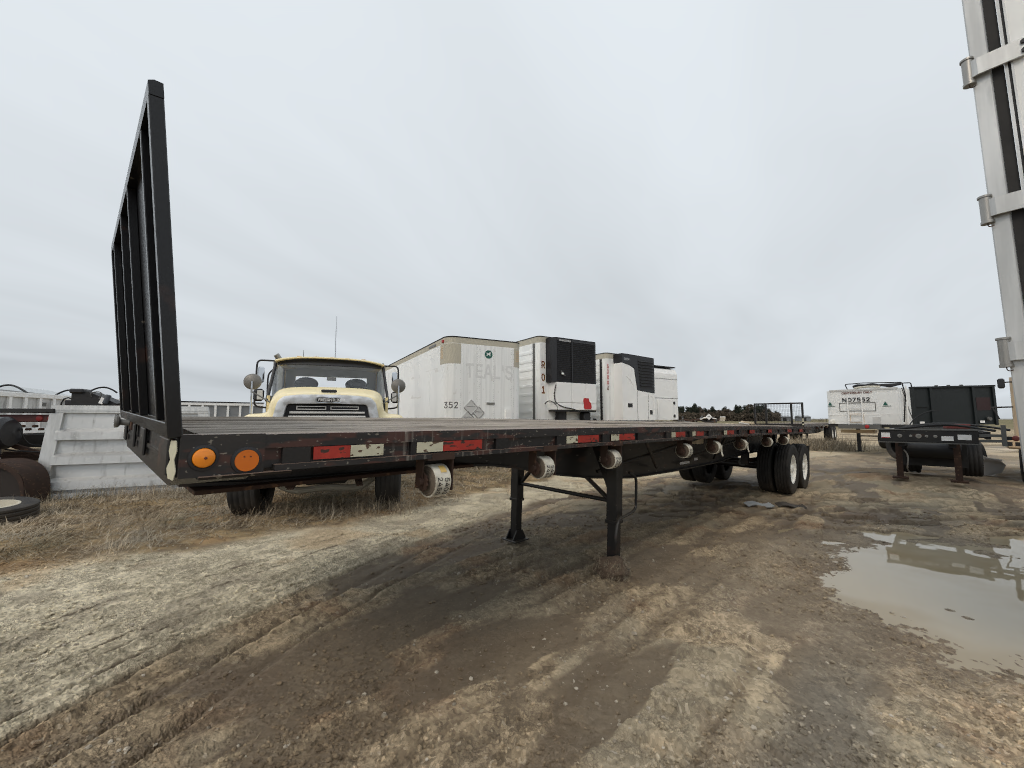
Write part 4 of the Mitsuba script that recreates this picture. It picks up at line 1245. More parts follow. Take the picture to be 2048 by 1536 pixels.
# white dry van with the faded name
vz, vW, vL = 3.93, 2.46, 9.4
van = thing('box_trailer', 'white dry van trailer with rounded corners, tan corner vents and faded lettering on its nose', 'box trailer', nose_frame((-1.84, 11.80), 28.4))
part(van, 'body', corner_box(vW, vL, 1.15, vz - .20, .30), 'white_skin', smooth=35)
part(van, 'top_rail', corner_box(vW + .012, vL, vz - .20, vz - .03, .305), 'vent_tan', smooth=35)
part(van, 'roof_edge', xf(corner_box(vW + .03, vL, vz - .03, vz, .31), t=[-.009, -.009, 0]), 'dark', smooth=35)
arc = lambda r, a, cx_, cy_: (cx_ + r * math.cos(math.radians(a)), cy_ + r * math.sin(math.radians(a)))


def wrap(side, a0, a1, z0, z1, off=.006, n=8, ext=(0, 0)):
    cx_ = .30 if side < 0 else vW - .30
    pts = [arc(.30 + off, a, cx_, .30) for a in np.linspace(a0, a1, n)]
    if ext[0]:
        pts = [(pts[0][0], pts[0][1] + ext[0])] + pts
    if ext[1]:
        pts = pts + [(pts[-1][0] + ext[1], pts[-1][1])]
    return sheet(np.array([[[x, y, z] for z in (z0, z1)] for x, y in pts]), .01)


for side, a0, a1, e in ((-1, 180, 270, (.28, .12)), (1, 270, 360, (0, 0))):
    vt = part(van, 'corner_vent', wrap(side, a0, a1, vz - .79, vz - .21, ext=e), 'vent_tan', smooth=False, label='tan vent panel round the top corner')
    for k in range(6):
        for j in range(4):
            if side < 0:
                q = bx(-.012, -.006, .34 + j * .05, .365 + j * .05, vz - .62 + k * .06, vz - .585 + k * .06)
            else:
                q = bx(vW - .26 + j * .05, vW - .235 + j * .05, -.010, -.004, vz - .62 + k * .06, vz - .585 + k * .06)
                q = xf(q, t=[0, .01 + (.02 if j > 1 else 0) + (.05 if j == 3 else 0), 0])
            part(vt, 'vent_slot', q, 'red_oxide' if False else 'beige_paint', smooth=False)
for x, y in ((.46, -.002), (.98, -.002), (1.5, -.002), (2.1, -.002)):
    part(van, 'seam_strip', bx(x - .03, x + .03, -.004, .004, 1.15, vz - .205), 'white_skin', smooth=False)
for y in (.42, 1.6, 2.8, 4.0, 5.2, 6.4, 7.6, 8.8):
    part(van, 'side_seam', bx(-.004, .004, y - .03, y + .03, 1.15, vz - .205), 'white_skin', smooth=False)
riv = [bx(x - .045, x - .037, -.007, -.001, z, z + .010) for x in (.46, .98, 1.5, 2.1) for z in np.arange(1.5, vz - .25, .055)]
riv += [bx(x + .037, x + .045, -.007, -.001, z, z + .010) for x in (.98, 2.1) for z in np.arange(1.5, vz - .25, .055)]
part(van, 'rivets', cat(*riv), 'grey_ink', smooth=False, stuff=True)
part(van, 'clearance_lamp', xf(bx(-.03, .03, -.05, .05, -.04, .04, .012), t=[-.02, .32, vz - .13]), 'red_lens')
em = part(van, 'round_emblem', xf(lathe([(0, -.003), (.125, -.003), (.125, .003), (0, .003)], 32, 'y'), t=[1.30, -.004, vz - .46]), 'green_ink', smooth=False, label='round dark green emblem')
dog = [(-.07, -.05), (-.04, -.05), (-.035, -.01), (.02, -.015), (.03, -.055), (.055, -.05), (.045, 0), (.05, .03), (.08, .05), (.065, .07), (.03, .065), (.02, .03), (-.04, .03), (-.065, .06), (-.075, .04), (-.055, .01)]
part(em, 'animal_mark', xf(sweep(dog, -.0075, -.0071, 1, 'y'), t=[1.30, -.003, vz - .46]), 'white_skin', smooth=False)
part(van, 'lettering', txt("TEAL'S", .40, [.54, -.0045, vz - 1.17], [1, 0, 0], [0, 0, 1], .002, True, .84), 'ghost_ink', smooth=False, label='ghost of removed lettering')
pv = lambda m: m
num = txt('352', .175, [0, 0, 0], [1, 0, 0], [0, 0, 1], .002, True)
nv = np.asarray(num.vertices)
A = math.radians(194) + (nv[:, 0]) / .306
num = trimesh.Trimesh(np.c_[.30 + (.304 - nv[:, 1] * 1) * np.cos(A), .30 + (.304 - nv[:, 1]) * np.sin(A), 1.86 + nv[:, 2]], num.faces, process=False)
part(van, 'unit_number', num, 'grey_ink', smooth=False)
for cx_, cz_, hs in ((.74, 1.88, .22), (.98, 1.73, .18), (.64, 1.58, .20)):
    dm = lambda k: [(cx_ - k, cz_), (cx_, cz_ - k), (cx_ + k, cz_), (cx_, cz_ + k)]
    ph = part(van, 'placard_holder', sweep(dm(hs), -.014, -.005, 1, 'y'), 'silver_paint', smooth=False, label='diamond placard holder')
    c_ = [(cx_ - hs, cz_), (cx_, cz_ - hs), (cx_ + hs, cz_), (cx_, cz_ + hs)]
    for k in range(4):
        part(ph, 'holder_edge', cyl([c_[k][0], -.016, c_[k][1]], [c_[(k + 1) % 4][0], -.016, c_[(k + 1) % 4][1]], .009, 6), 'grey_ink' if k != 3 else 'silver_paint')
    part(ph, 'holder_slat', bx(cx_ - hs * .6, cx_ + hs * .6, -.019, -.0145, cz_ + .02, cz_ + .035), 'grey_ink', smooth=False)
part(van, 'latch_plate', cat(bx(1.24, 1.50, -.02, -.005, 1.98, 2.04), bx(1.27, 1.46, -.035, -.021, 2.0, 2.02)), 'steel', smooth=False)
part(van, 'document_box', cat(bx(1.86, 2.05, -.05, -.005, 1.56, 1.84)), 'white_paint', smooth=False)
part(van, 'connector_box', cat(bx(1.77, 2.15, -.09, -.005, 1.44, 1.555, .02)), 'grey_trim', smooth=False)
part(van, 'plug_socket', xf(lathe([(0, -.06), (.055, -.05), (.06, 0), (0, 0)], 16, 'y'), t=[2.25, -.005, 1.50]), 'dark')
part(van, 'logo_plate', bx(-.012, .0, 1.0, 1.7, vz - .16, vz - .09), 'grey_ink', smooth=False)
under_gear(van, vW, vL, 1.15)


def reefer(label, C, yaw, Wd, Lg, zb, zt, dark_edge=False):
    t = thing('refrigerated_trailer', label, 'refrigerated trailer', nose_frame(C, yaw))
    part(t, 'body', corner_box(Wd, Lg, zb, zt - .22, .16), 'white_skin', smooth=35)
    part(t, 'top_rail', corner_box(Wd, Lg, zt - .22, zt - .012, .162), 'vent_tan', smooth=35)
    part(t, 'roof_edge', xf(corner_box(Wd + .03, Lg, zt - .012, zt + .012, .165), t=[-.013, -.013, 0]), 'dark', smooth=35)
    for k, z in enumerate(np.arange(zb + .10, zt - .3, .30)):
        part(t, 'side_rib', bx(-.020, .001, .34, Lg - .1, z - .055, z + .055, .008), 'white_skin', smooth=False)
    part(t, 'corner_post', bx(-.024, .0, .22, .335, zb, zt - .23, .004), 'dark' if dark_edge else 'grey_trim', smooth=False)
    under_gear(t, Wd, Lg, zb)
    return t


# first refrigerated trailer: louvred black upper half
r1z = 4.45
r1 = reefer('white refrigerated trailer with black louvred cooler over white doors and a red sticker', (.93, 14.5), 33.0, 2.42, 9.0, 1.42, r1z)
for k, ch in enumerate('R01'):
    part(r1, 'unit_letter', txt(ch, .24, [.085, -.014, r1z - 1.12 - .44 * k], [1, 0, 0], [0, 0, 1], .004, True, .8), 'brown_ink', smooth=False)
    part(r1, 'letter_shadow', txt(ch, .24, [.100, -.012, r1z - 1.13 - .44 * k], [1, 0, 0], [0, 0, 1], .0015, True, .8), 'gold_ink', smooth=False)
part(r1, 'front_strip', bx(.05, .28, -.010, .1, 1.43, r1z - .225, .004), 'white_paint', smooth=False)
u0, u1_, ud = .31, 2.30, -.42
un = part(r1, 'cooler_unit', sweep([(u0, -.005), (u0 + .02, ud + .12), (u0 + .16, ud), (u1_, ud), (u1_, -.005)], r1z - 1.62, r1z - .06, 1, 'z'), 'grille_black', smooth=False, label='black louvred condenser cover')
for k in range(22):
    z = r1z - 1.56 + k * .066
    part(un, 'louver', sweep([(ud - .028, z - .012), (ud - .001, z + .02), (ud - .001, z + .03), (ud - .034, z - .002)], u0 + .17, u1_ - .01, 1), 'black_plastic', smooth=False)
part(un, 'louver_divider', bx(u0 + .80, u0 + .84, ud - .042, ud - .001, r1z - 1.6, r1z - .08), 'black_plastic', smooth=False)
part(un, 'name_plate', txt('TRANSICOLD', .06, [u0 + .22, ud - .036, r1z - .19], [1, 0, 0], [0, 0, 1], .003, True), 'faded_ink', smooth=False)
part(un, 'warning_decal', sweep([(u0 + .30, r1z - 1.2), (u0 + .52, r1z - 1.40), (u0 + .46, r1z - 1.40), (u0 + .30, r1z - 1.35)], ud - .046, ud - .036, 1, 'y'), 'grey_trim', smooth=False)
part(un, 'white_dent', xf(trimesh.creation.icosphere(subdivisions=1), s=[.06, .02, .04], t=[u0 + .38, ud - .04, r1z - 1.33]), 'white_paint', smooth=True)
dz0, dz1 = r1z - 2.58, r1z - 1.625
for a, b in ((u0 + .13, u0 + .81), (u0 + .825, u0 + 1.46), (u0 + 1.475, u1_)):
    part(r1, 'service_door', bx(a, b, ud - .012, -.01, dz0 + .25, dz1, .012), 'white_paint', smooth=False)
    part(r1, 'lower_skirt', bx(a, b, ud - .008, -.01, dz0, dz0 + .24, .012), 'white_paint', smooth=False)
part(r1, 'unit_base', cat(bx(u0 + .1, u1_, ud + .02, -.01, dz0 - .06, dz0 - .002), bx(u0 + .4, u0 + .75, -.2, -.01, 1.2, dz0 - .061), bx(u0 + 1.5, u0 + 1.85, -.3, -.01, 1.25, dz0 - .061, .05)), 'dark', smooth=False)
gx_ = u0 + 1.50
geo = [(-.14, .20), (.10, .20), (.12, .10), (.20, .02), (.24, -.08), (.22, -.20), (-.10, -.20), (-.14, -.12), (-.13, -.02), (-.17, .06)]
part(r1, 'red_sticker', xf(sweep(geo, ud - .020, ud - .014, 1, 'y'), t=[gx_, 0, dz0 + .23]), 'red_ink', smooth=False, label='ragged red state-shaped sticker')
part(r1, 'drain_hose', tube(smooth_path([[u0 + .08, ud + .1, r1z - .3], [u0 + .10, ud + .02, r1z - 1.8], [u0 + .10, ud, dz0 + .25], [u0 + .5, ud - .03, dz0 + .08], [u0 + .95, ud - .03, dz0]], 6), .018, 6), 'dark')
part(r1, 'side_hose', tube(smooth_path([[u0 - .1, -.06, dz0 + .2], [u0 + .02, -.2, dz0 + .3], [u0 + .15, ud, dz0 + .1], [u0 + .2, -.3, dz0 - .2], [u0 + .22, -.25, dz0 - .5]], 6), .016, 6), 'dark')
part(r1, 'air_line', tube(smooth_path([[u0 + 1.55, -.25, dz0 - .1], [u0 + 1.5, -.35, dz0 - .35], [u0 + 1.7, -.4, dz0 - .55], [u0 + 1.9, -.35, dz0 - .3]], 6), .03, 6), 'dark')

# second: swept dark upper cover
r2z = 4.22
r2 = reefer('white refrigerated trailer with swept dark grey grille cover and moulded white doors', (3.78, 16.8), 33.0, 2.45, 9.0, 1.30, r2z, True)
for k, ch in enumerate('33006'):
    part(r2, 'unit_number', txt(ch, .15, [.035, -.004, r2z - .62 - .22 * k], [1, 0, 0], [0, 0, 1], .004, True, .9), 'red_ink' if k < 4 else 'brown_ink', smooth=False)
a0, a1, yd = .42, 2.36, -.46
lo2 = r2z - 2.72
bodyp = [(a0, lo2), (a1, lo2), (a1, r2z - 1.60), (a0 + .86, r2z - 1.50), (a0 + .70, r2z - .62), (a0 + .42, r2z - .50), (a0, r2z - .42)]
dkp = [(a0, r2z - .41), (a0 + .42, r2z - .49), (a0 + .71, r2z - .61), (a0 + .87, r2z - 1.49), (a1, r2z - 1.59), (a1, r2z - .10), (a0 + .2, r2z - .04), (a0, r2z - .04)]
part(r2, 'lower_cover', sweep(bodyp, yd, -.006, 1, 'y'), 'white_paint', smooth=False)
dk = part(r2, 'upper_cover', sweep(dkp, yd - .012, -.006, 1, 'y'), 'grille_black', smooth=False, label='swept dark grey grille cover')
part(dk, 'grille_recess', sweep([(a0 + .92, r2z - .22), (a1 - .05, r2z - .24), (a1 - .05, r2z - 1.44), (a0 + 1.04, r2z - 1.40)], yd - .018, yd - .0125, 1, 'y'), 'dark', smooth=False)
for k in range(9):
    z = r2z - .32 - k * .125
    part(dk, 'louver', sweep([(yd - .05, z), (yd - .019, z + .035), (yd - .019, z + .05), (yd - .055, z + .015)], a0 + .95 + .013 * k, a1 - .06, 1), 'black_plastic', smooth=False)
part(dk, 'oval_emblem', sweep([(a0 + .24 + .16 * math.cos(t), r2z - .26 + .075 * math.sin(t)) for t in np.linspace(0, 2 * np.pi, 25)[:-1]], yd - .016, yd - .0125, 1, 'y'), 'seat_cloth', smooth=False)
part(dk, 'emblem_text', txt('Carrier', .07, [a0 + .115, yd - .0165, r2z - .285], [1, 0, 0], [0, 0, 1], .003), 'faded_ink', smooth=False)
for x in (a0 + .86, a0 + 1.52):
    part(r2, 'door_gap', bx(x, x + .018, yd - .004, yd + .002, lo2 + .02, r2z - 1.53 if x < a0 + 1 else r2z - 1.60), 'grey_trim', smooth=False)
for pts in ([[a0 + 1.05, yd - .004, r2z - 1.80], [a0 + 1.2, yd - .004, r2z - 1.74], [a0 + 1.5, yd - .004, r2z - 1.73]], [[a0 + 1.62, yd - .004, r2z - 1.72], [a0 + 1.8, yd - .004, r2z - 1.76], [a0 + 1.88, yd - .004, r2z - 1.9], [a0 + 1.9, yd - .004, r2z - 2.4]], [[a0 + .2, yd - .004, r2z - .95], [a0 + .45, yd - .004, r2z - 1.08], [a0 + .6, yd - .004, r2z - 1.35]]):
    part(r2, 'moulded_crease', tube(smooth_path(pts, 5), .012, 6), 'white_paint')
for a, b, c, d in ((a0 + .30, a0 + .56, lo2 + .52, lo2 + .68), (a0 + 1.62, a0 + 1.78, lo2 + .24, lo2 + .42)):
    part(r2, 'access_window', bx(a, b, yd - .008, yd + .002, c, d), 'dark', smooth=False)
part(r2, 'unit_base', bx(a0 + .03, a1, yd + .05, -.01, lo2 - .12, lo2 - .003), 'dark', smooth=False)
part(r2, 'side_port', xf(lathe([(0, -.02), (.09, -.02), (.09, .0), (0, 0)], 16, 'x'), t=[-.02, 1.55, 2.55]), 'dark')
part(r2, 'side_port', xf(lathe([(0, -.02), (.06, -.02), (.06, .0), (0, 0)], 16, 'x'), t=[-.022, .62, 1.52]), 'dark')

# third: older white cooler, mostly hidden
r3z = 4.12
r3 = reefer('older white refrigerated trailer farthest right in its row, its cooler panel hanging open', (6.05, 20.2), 33.0, 2.45, 9.0, 1.3, r3z)
part(r3, 'cooler_cover', sweep([(-.02, r3z - 2.6), (-.55, r3z - 2.6), (-.55, r3z - .35), (-.46, r3z - .12), (-.25, r3z - .04), (-.02, r3z - .03)], .25, 2.30, 1), 'white_paint', smooth=False)
part(r3, 'top_strip', bx(.25, 2.25, -.5, -.1, r3z - .02, r3z + .03), 'dark', smooth=False)
part(r3, 'cover_seam', cat(bx(.25, 2.31, -.558, -.548, r3z - .62, r3z - .60)), 'grey_trim', smooth=False)
part(r3, 'cover_seam', bx(.25, 2.31, -.558, -.548, r3z - 1.57, r3z - 1.545), 'grey_trim', smooth=False)
part(r3, 'open_panel', xf(bx(0, 1.0, -.03, 0, 0, 1.02, .01), r=rz(-6), t=[.72, -.56, r3z - 2.62]), 'white_paint', smooth=False)
for z in (1.78, 2.42):
    part(r3, 'gauge_port', xf(lathe([(0, -.02), (.075, -.02), (.08, .0), (0, 0)], 16, 'y'), t=[2.0, -.55, r3z - z]), 'dark')

# ------------------------------------------------------------------ second flatbed, far right behind the first (x along it, y across to the left)
f2 = thing('flatbed_trailer', 'distant black flatbed trailer with a wire mesh headboard', 'flatbed trailer', rigid([16.2, 23.4, 0], yaw=45.8))
W2, L2, Z2 = 2.45, 12.2, 1.28
for i in range(8):
    part(f2, 'deck_plank', bx(.05, L2 - .05, .06 + i * .291, .06 + i * .291 + .283, Z2 - .04, Z2 + .003 * (i % 3)), 'deck_wood', smooth=False)
for y in (0, W2 - .06):
    part(f2, 'side_rail', bx(0, L2, y, y + .06, Z2 - .16, Z2 + .003), 'rail_paint', smooth=False)
for y in (.7, W2 - .83):
    part(f2, 'main_beam', sweep([(.1, Z2 - .16), (.1, Z2 - .36), (2.4, Z2 - .40), (4.5, Z2 - .7), (9, Z2 - .7), (12, Z2 - .55), (12, Z2 - .16)], y, y + .1, 1, 'y'), 'black_paint', smooth=False)
h2 = part(f2, 'headboard', bx(-.06, 0, 0, W2, Z2 + 1.12, Z2 + 1.20), 'black_paint', smooth=False)
part(h2, 'bottom_bar', bx(-.06, 0, 0, W2, Z2 - .1, Z2 + .02), 'black_paint', smooth=False)
for y in (0, .52, 1.78, W2 - .08):
    part(h2, 'post', bx(-.059, -.001, y, y + .10, Z2 + .02, Z2 + 1.12), 'black_paint', smooth=False)
ms = [bx(-.022, -.014, y, y + .008, Z2 + .02, Z2 + 1.12) for y in np.arange(.10, W2, .075)] + [bx(-.030, -.0225, .08, W2 - .08, z, z + .008) for z in np.arange(Z2 + .08, Z2 + 1.1, .075)]
part(h2, 'wire_mesh', cat(*ms), 'dark', smooth=False, stuff=True)
part(h2, 'reflector', bx(-.075, -.061, .0, .08, Z2 + .12, Z2 + .30), 'white_tape', smooth=False)
part(h2, 'reflector', bx(-.075, -.061, .0, .08, Z2 - .06, Z2 + .02), 'white_tape', smooth=False)
for y in (.4, W2 - .4):
    part(f2, 'landing_leg', cat(bx(2.9, 3.02, y - .06, y + .06, .02, Z2 - .16), bx(2.8, 3.12, y - .14, y + .14, 0, .03)), 'black_paint', smooth=False)
for x in (9.6, 10.85):
    for y in (.17, W2 - .17):
        wheel(f2, [x, y, .51], .51, .5, -1 if y < 1 else 1, n=28)
for x in (1.5, 4.2, 6.0, 7.8):
    part(f2, 'strap_roll', xf(lathe([(0, -.05), (.08, -.05), (.08, .05), (0, .05)], 14, 'x'), t=[x, .06, Z2 - .27]), 'rust')

# ------------------------------------------------------------------ white hopper trailer with a ladder and a tarp frame
nd = thing('hopper_trailer', 'white round-cornered hopper trailer with a ladder and black numbers on its end', 'trailer', nose_frame((14.45, 19.41), -58.7))
zb, zt, wn_ = 1.33, 2.83, 2.6
part(nd, 'body', corner_box(wn_, 8.5, zb, zt, .28, right=False), 'white_skin', smooth=35)
part(nd, 'top_rail', bx(.2, wn_, -.03, .02, zt - .04, zt + .035), 'silver_paint', smooth=False)
part(nd, 'end_crease', bx(.1, wn_, -.012, .004, zb + .40, zb + .43), 'white_paint', smooth=False)
lad = part(nd, 'ladder', cat(bx(.87, .91, -.09, -.05, zb - .05, zt - .35), bx(1.38, 1.42, -.09, -.05, zb - .05, zt - .35)), 'white_paint', smooth=False)
for z in np.arange(zb + .12, zt - .36, .28):
    part(lad, 'rung', cyl([.905, -.07, z], [1.385, -.07, z], .014, 8), 'silver_paint')
part(nd, 'end_hatch', cat(rect_ring(.55, 1.85, zb + .56, zb + .94, .022, -.016, -.002)), 'grey_trim', smooth=False)
part(nd, 'lower_hatch', cat(rect_ring(.92, 1.42, zb + .06, zb + .45, .018, -.014, -.002)), 'beige_paint', smooth=False)
part(nd, 'unit_number', txt('ND7552', .165, [.66, -.024, zb + .985], [1, 0, 0], [0, 0, 1], .005, True, 1.12), 'black_ink', smooth=False)
part(nd, 'lettering', txt('CENTERBURY ONLY', .085, [.66, -.020, zt - .17], [1, 0, 0], [0, 0, 1], .004, True, .98), 'brown_ink', smooth=False)
for x, z in ((.12, zb + .84), (2.1, zb + .80)):
    part(nd, 'small_emblem', cat(sweep([(x, z), (x + .16, z), (x + .07, z + .16)], -.016, -.002, 1, 'y'), bx(x - .02, x + .26, -.016, -.002, z - .05, z - .03)), 'green_ink', smooth=False)
part(nd, 'paper_pouch', bx(1.72, 1.98, -.03, -.002, zb + .02, zb + .32, .006), 'silver_paint', smooth=False)
part(nd, 'round_lamp', xf(lathe([(0, -.03), (.10, -.02), (.11, 0), (0, 0)], 20, 'y'), t=[.26, -.02, zb + .12]), 'rim_white')
part(nd, 'end_sill', bx(.5, 2.0, -.14, .3, zb - .20, zb - .01, .01), 'grey_trim', smooth=False)
part(nd, 'tail_lamp', xf(lathe([(0, -.03), (.07, -.02), (.08, 0), (0, 0)], 16, 'y'), t=[1.55, -.145, zb - .10]), 'red_lens')
part(nd, 'bolster', bx(.06, wn_ - .06, .02, .9, zb - .12, zb - .003), 'dark', smooth=False)
part(nd, 'tarp_frame', cat(tube(round_path([[.85, .15, zt], [.75, .15, zt + .27], [1.4, .15, zt + .29], [wn_ + .12, .1, zt + .22], [wn_ + .2, .1, zt - .3], [wn_ + .1, .1, zb + .1]], .06), .022, 6), tube(round_path([[.8, 1.2, zt], [.8, 1.2, zt + .24], [wn_ + .1, 1.2, zt + .26], [wn_ + .16, 1.2, zb + .2]], .08), .022, 6)), 'dark')
part(nd, 'tarp_roll', tube(smooth_path([[1.0, .3, zt + .14], [1.4, .3, zt + .2], [1.9, .35, zt + .16], [wn_, .4, zt + .18]], 6), [.06 + .02 * math.sin(i) for i in range(19)], 10), 'tarp_black', smooth=True)
part(nd, 'tarp_fold', tube(smooth_path([[1.1, .12, zt + .07], [1.5, .1, zt + .11], [2.0, .12, zt + .08]], 6), .05, 8), 'strap', smooth=True)
for y, z in ((.5, 1.0), (1.4, 1.0), (2.3, 1.0), (3.2, 1.0)):
    part(nd, 'side_post', bx(wn_, wn_ + .06, y, y + .07, zb, zt), 'silver_paint', smooth=False)
part(nd, 'side_rope', tube(smooth_path([[wn_ + .07, .2, zt], [wn_ + .09, .5, zb + 1.0], [wn_ + .08, .9, zb + .5], [wn_ + .07, 1.4, zb + .1]], 6), .014, 5), 'dark')
part(nd, 'white_pole', cyl([wn_ + .10, .55, zb], [wn_ + .10, .55, zt + .1], .03, 8), 'white_paint')
for x in (.32, 2.1):
    part(nd, 'landing_leg', cat(bx(x - .06, x + .06, 2.4, 2.52, .03, zb), bx(x - .14, x + .14, 2.32, 2.6, .0, .035)), 'dark', smooth=False)
part(nd, 'cross_tube', cyl([.32, 2.46, .75], [2.1, 2.46, .75], .03), 'grey_trim')
part(nd, 'hose_box', cat(bx(.35, 1.6, .5, .75, zb - .40, zb - .25)), 'beige_paint', smooth=False)
for y in (6.3, 7.5):
    for x in (.2, wn_ - .2):
        wheel(nd, [x, y, .51], .51, .5, -1 if x < 1 else 1, axis='x', n=24)

# ------------------------------------------------------------------ black bulkhead trailer
bk = thing('bulkhead_trailer', 'black steel trailer with a tall ribbed front wall, right of the white hopper trailer', 'trailer', rigid([14.3, 15.0, .02], yaw=-5, roll=-1.0))
part(bk, 'front_wall', bx(0, 2.70, 0, .05, 1.30, 2.62), 'green_black', smooth=False)
for x in (0, .58, 1.96, 2.62):
    part(bk, 'wall_post', bx(x, x + .08, -.06, -.002, 1.28, 2.62 if x not in (0, 2.62) else 2.64, .004), 'green_black', smooth=False)
part(bk, 'wall_header', bx(-.02, 2.72, -.07, .06, 2.62, 2.68, .004), 'green_black', smooth=False)
part(bk, 'wall_rail', bx(.09, .51, -.05, -.002, 1.95, 2.0), 'green_black', smooth=False)
for x in (.8, 1.2, 1.62):
    part(bk, 'roof_marker', bx(x, x + .09, -.04, .02, 2.681, 2.72, .01), 'grey_trim', smooth=False)
part(bk, 'deck', bx(.3, 2.1, .05, 1.5, 1.16, 1.298), 'dark', smooth=False)
part(bk, 'red_patch', bx(2.1, 2.55, -.009, -.0005, 1.80, 2.25), 'dark_red', smooth=False)
for x in (.15, 2.1):
    part(bk, 'paper_label', bx(x, x + .15, -.07, -.061, 1.36, 1.44), 'white_paint', smooth=False)
part(bk, 'round_lamp', xf(lathe([(0, -.05), (.06, -.05), (.07, 0), (0, 0)], 14, 'y'), t=[2.4, -.06, 1.50]), 'grey_trim')
for y in (1.2,):
    for x in (.45, 2.0):
        wheel(bk, [x, y, .50], .51, .45, -1 if x < 1 else 1, axis='x', n=24, sub=False)

# ------------------------------------------------------------------ black chassis trailer in front of it
ch = thing('chassis_trailer', 'low black chassis trailer with white stickers on its front beam', 'trailer', (lambda fr: lambda v: fr(np.asarray(v, float) * 0.83))(rigid([7.84, 9.05, .235], yaw=-45)))
wc = 1.98
part(ch, 'front_beam', bx(0, wc - .25, 0, .16, 1.02, 1.31, .012), 'black_paint', smooth=False)
part(ch, 'beam_edge', bx(-.02, wc - .2, -.02, .18, 1.31, 1.335), 'grey_trim', smooth=False)
part(ch, 'beam_edge', bx(-.02, wc - .2, -.02, .18, .995, 1.019), 'grey_trim', smooth=False)
for x, z, w_, h_ in ((.05, 1.11, .17, .13), (1.13, 1.07, .20, .11), (1.40, 1.10, .22, .12)):
    part(ch, 'paper_sticker', bx(x, x + w_, -.006, -.0005, z, z + h_), 'white_paint', smooth=False)
part(ch, 'sticker_band', bx(.055, .215, -.009, -.0065, 1.112, 1.127), 'red_ink', smooth=False)
for x, r_ in ((.40, .045), (.60, .03), (.74, .055), (.88, .03), (1.03, .035)):
    part(ch, 'air_coupling', xf(lathe([(r_ * .4, -.03), (r_, -.028), (r_, 0), (0, 0)], 14, 'y'), t=[x, -.001, 1.17]), 'steel')
for x in (.35, 1.25):
    part(ch, 'chassis_rail', sweep([(.16, .9), (4.6, .8), (4.6, 1.25), (.16, 1.25)], x, x + .12, 1), 'dark', smooth=False)
for y in (1.2, 2.4, 3.6, 4.4):
    part(ch, 'cross_member', bx(.1, wc - .1, y, y + .1, 1.12, 1.248), 'dark', smooth=False)
for x in (.05, wc - .13):
    part(ch, 'side_rail', bx(x, x + .08, .2, 4.6, 1.12, 1.29), 'black_paint', smooth=False)
part(ch, 'right_bracket', cat(bx(wc - .24, wc + .16, .02, .1, 1.06, 1.12), bx(wc - .24, wc + .16, .02, .1, 1.18, 1.24), bx(wc + .1, wc + .17, .0, .12, .98, 1.45)), 'grey_trim', smooth=False)
rl = part(ch, 'side_lamp', xf(lathe([(0, -.04), (.04, -.035), (.06, 0), (0, 0)], 16, 'y'), t=[wc + .30, .02, 1.16]), 'red_oxide')
part(rl, 'lamp_arm', bx(wc + .17, wc + .25, .03, .08, 1.12, 1.2), 'dark', smooth=False)
for x in (.30, 1.40):
    part(ch, 'landing_leg', cat(bx(x - .065, x + .065, 1.25, 1.38, .03, 1.0), bx(x - .16, x + .16, 1.16, 1.47, -.02, .03)), 'rust', smooth=False)
part(ch, 'leg_brace', tube(smooth_path([[.40, 1.3, .75], [.47, 1.3, .6], [.45, 1.3, .3], [.6, 1.6, .15]], 5), .018, 6), 'steel')
for y in (3.1, 4.2):
    for x in (.45, wc - .3):
        wheel(ch, [x, y, .50], .51, .46, -1 if x < 1 else 1, axis='x', n=24, sub=False)
part(ch, 'winch_drum', cyl([.45, 1.9, .72], [1.5, 1.9, .72], .2, 18), 'dark')
for pts, r_ in (([[.3, .3, 1.34], [.9, .5, 1.42], [1.3, .7, 1.44], [1.7, .6, 1.38], [2.0, .3, 1.32]], .03), ([[.4, .9, 1.34], [1.0, 1.2, 1.46], [1.8, 1.4, 1.42], [2.3, 1.2, 1.32]], .028), ([[.5, 2.0, 1.3], [.7, 2.2, 1.65], [.95, 2.3, 1.8], [1.15, 2.4, 1.82]], .014)):
    part(ch, 'air_hose', tube(smooth_path(pts, 6), r_, 7), 'dark')
part(ch, 'red_block', xf(bx(0, .45, 0, .2, 0, .12, .01), r=rz(20), t=[1.25, 1.1, 1.34]), 'red_oxide', smooth=False)
for a_, tx in ((28, 1.0), (-14, 1.3)):
    part(ch, 'loose_bar', xf(bx(-.6, .6, -.03, .03, 0, .05), r=rz(a_), t=[tx, 1.7, 1.30]), 'grey_trim', smooth=False)
part(ch, 'belly_box', bx(.50, 1.24, 2.3, 3.0, .28, .97, .02), 'dark', smooth=False)
part(ch, 'mud_curtain', bx(.2, 1.6, 2.0, 2.012, .30, .99), 'rubber', smooth=False)
ax = thing('scrap_axle', 'dark scrap axle with two tyres under the right end of the black chassis trailer', 'axle', rigid([12.75, 12.7, gz(12.7, 12.7)], yaw=-30))
part(ax, 'beam', cyl([-.8, 0, .45], [.8, 0, .45], .09), 'dark')
for x, o in ((-.7, -1), (.72, 1)):
    wheel(ax, [x, 0, .48], .5, .3, o, axis='x', n=26, sub=False)
gp = thing('bent_panel', 'bent grey sheet metal panel propped under the right end of the black chassis trailer', 'metal panel', rigid([12.55, 11.6, 0], yaw=-25))
part(gp, 'sheet', sheet(np.array([[[0, .3, .05], [.5, .32, .0], [.95, .3, .12]], [[.0, .2, .45], [.5, .1, .5], [1.0, .16, .4]], [[-.05, .0, .85], [.35, -.05, .62], [.75, -.05, .55]]]) * [.72, 1, .8], .012), 'faded_ink', smooth=False)
part(gp, 'fold_strip', tube([[-.04, -.02, .70], [.26, -.07, .51], [.55, -.07, .46]], .02, 6), 'bright_aluminium')

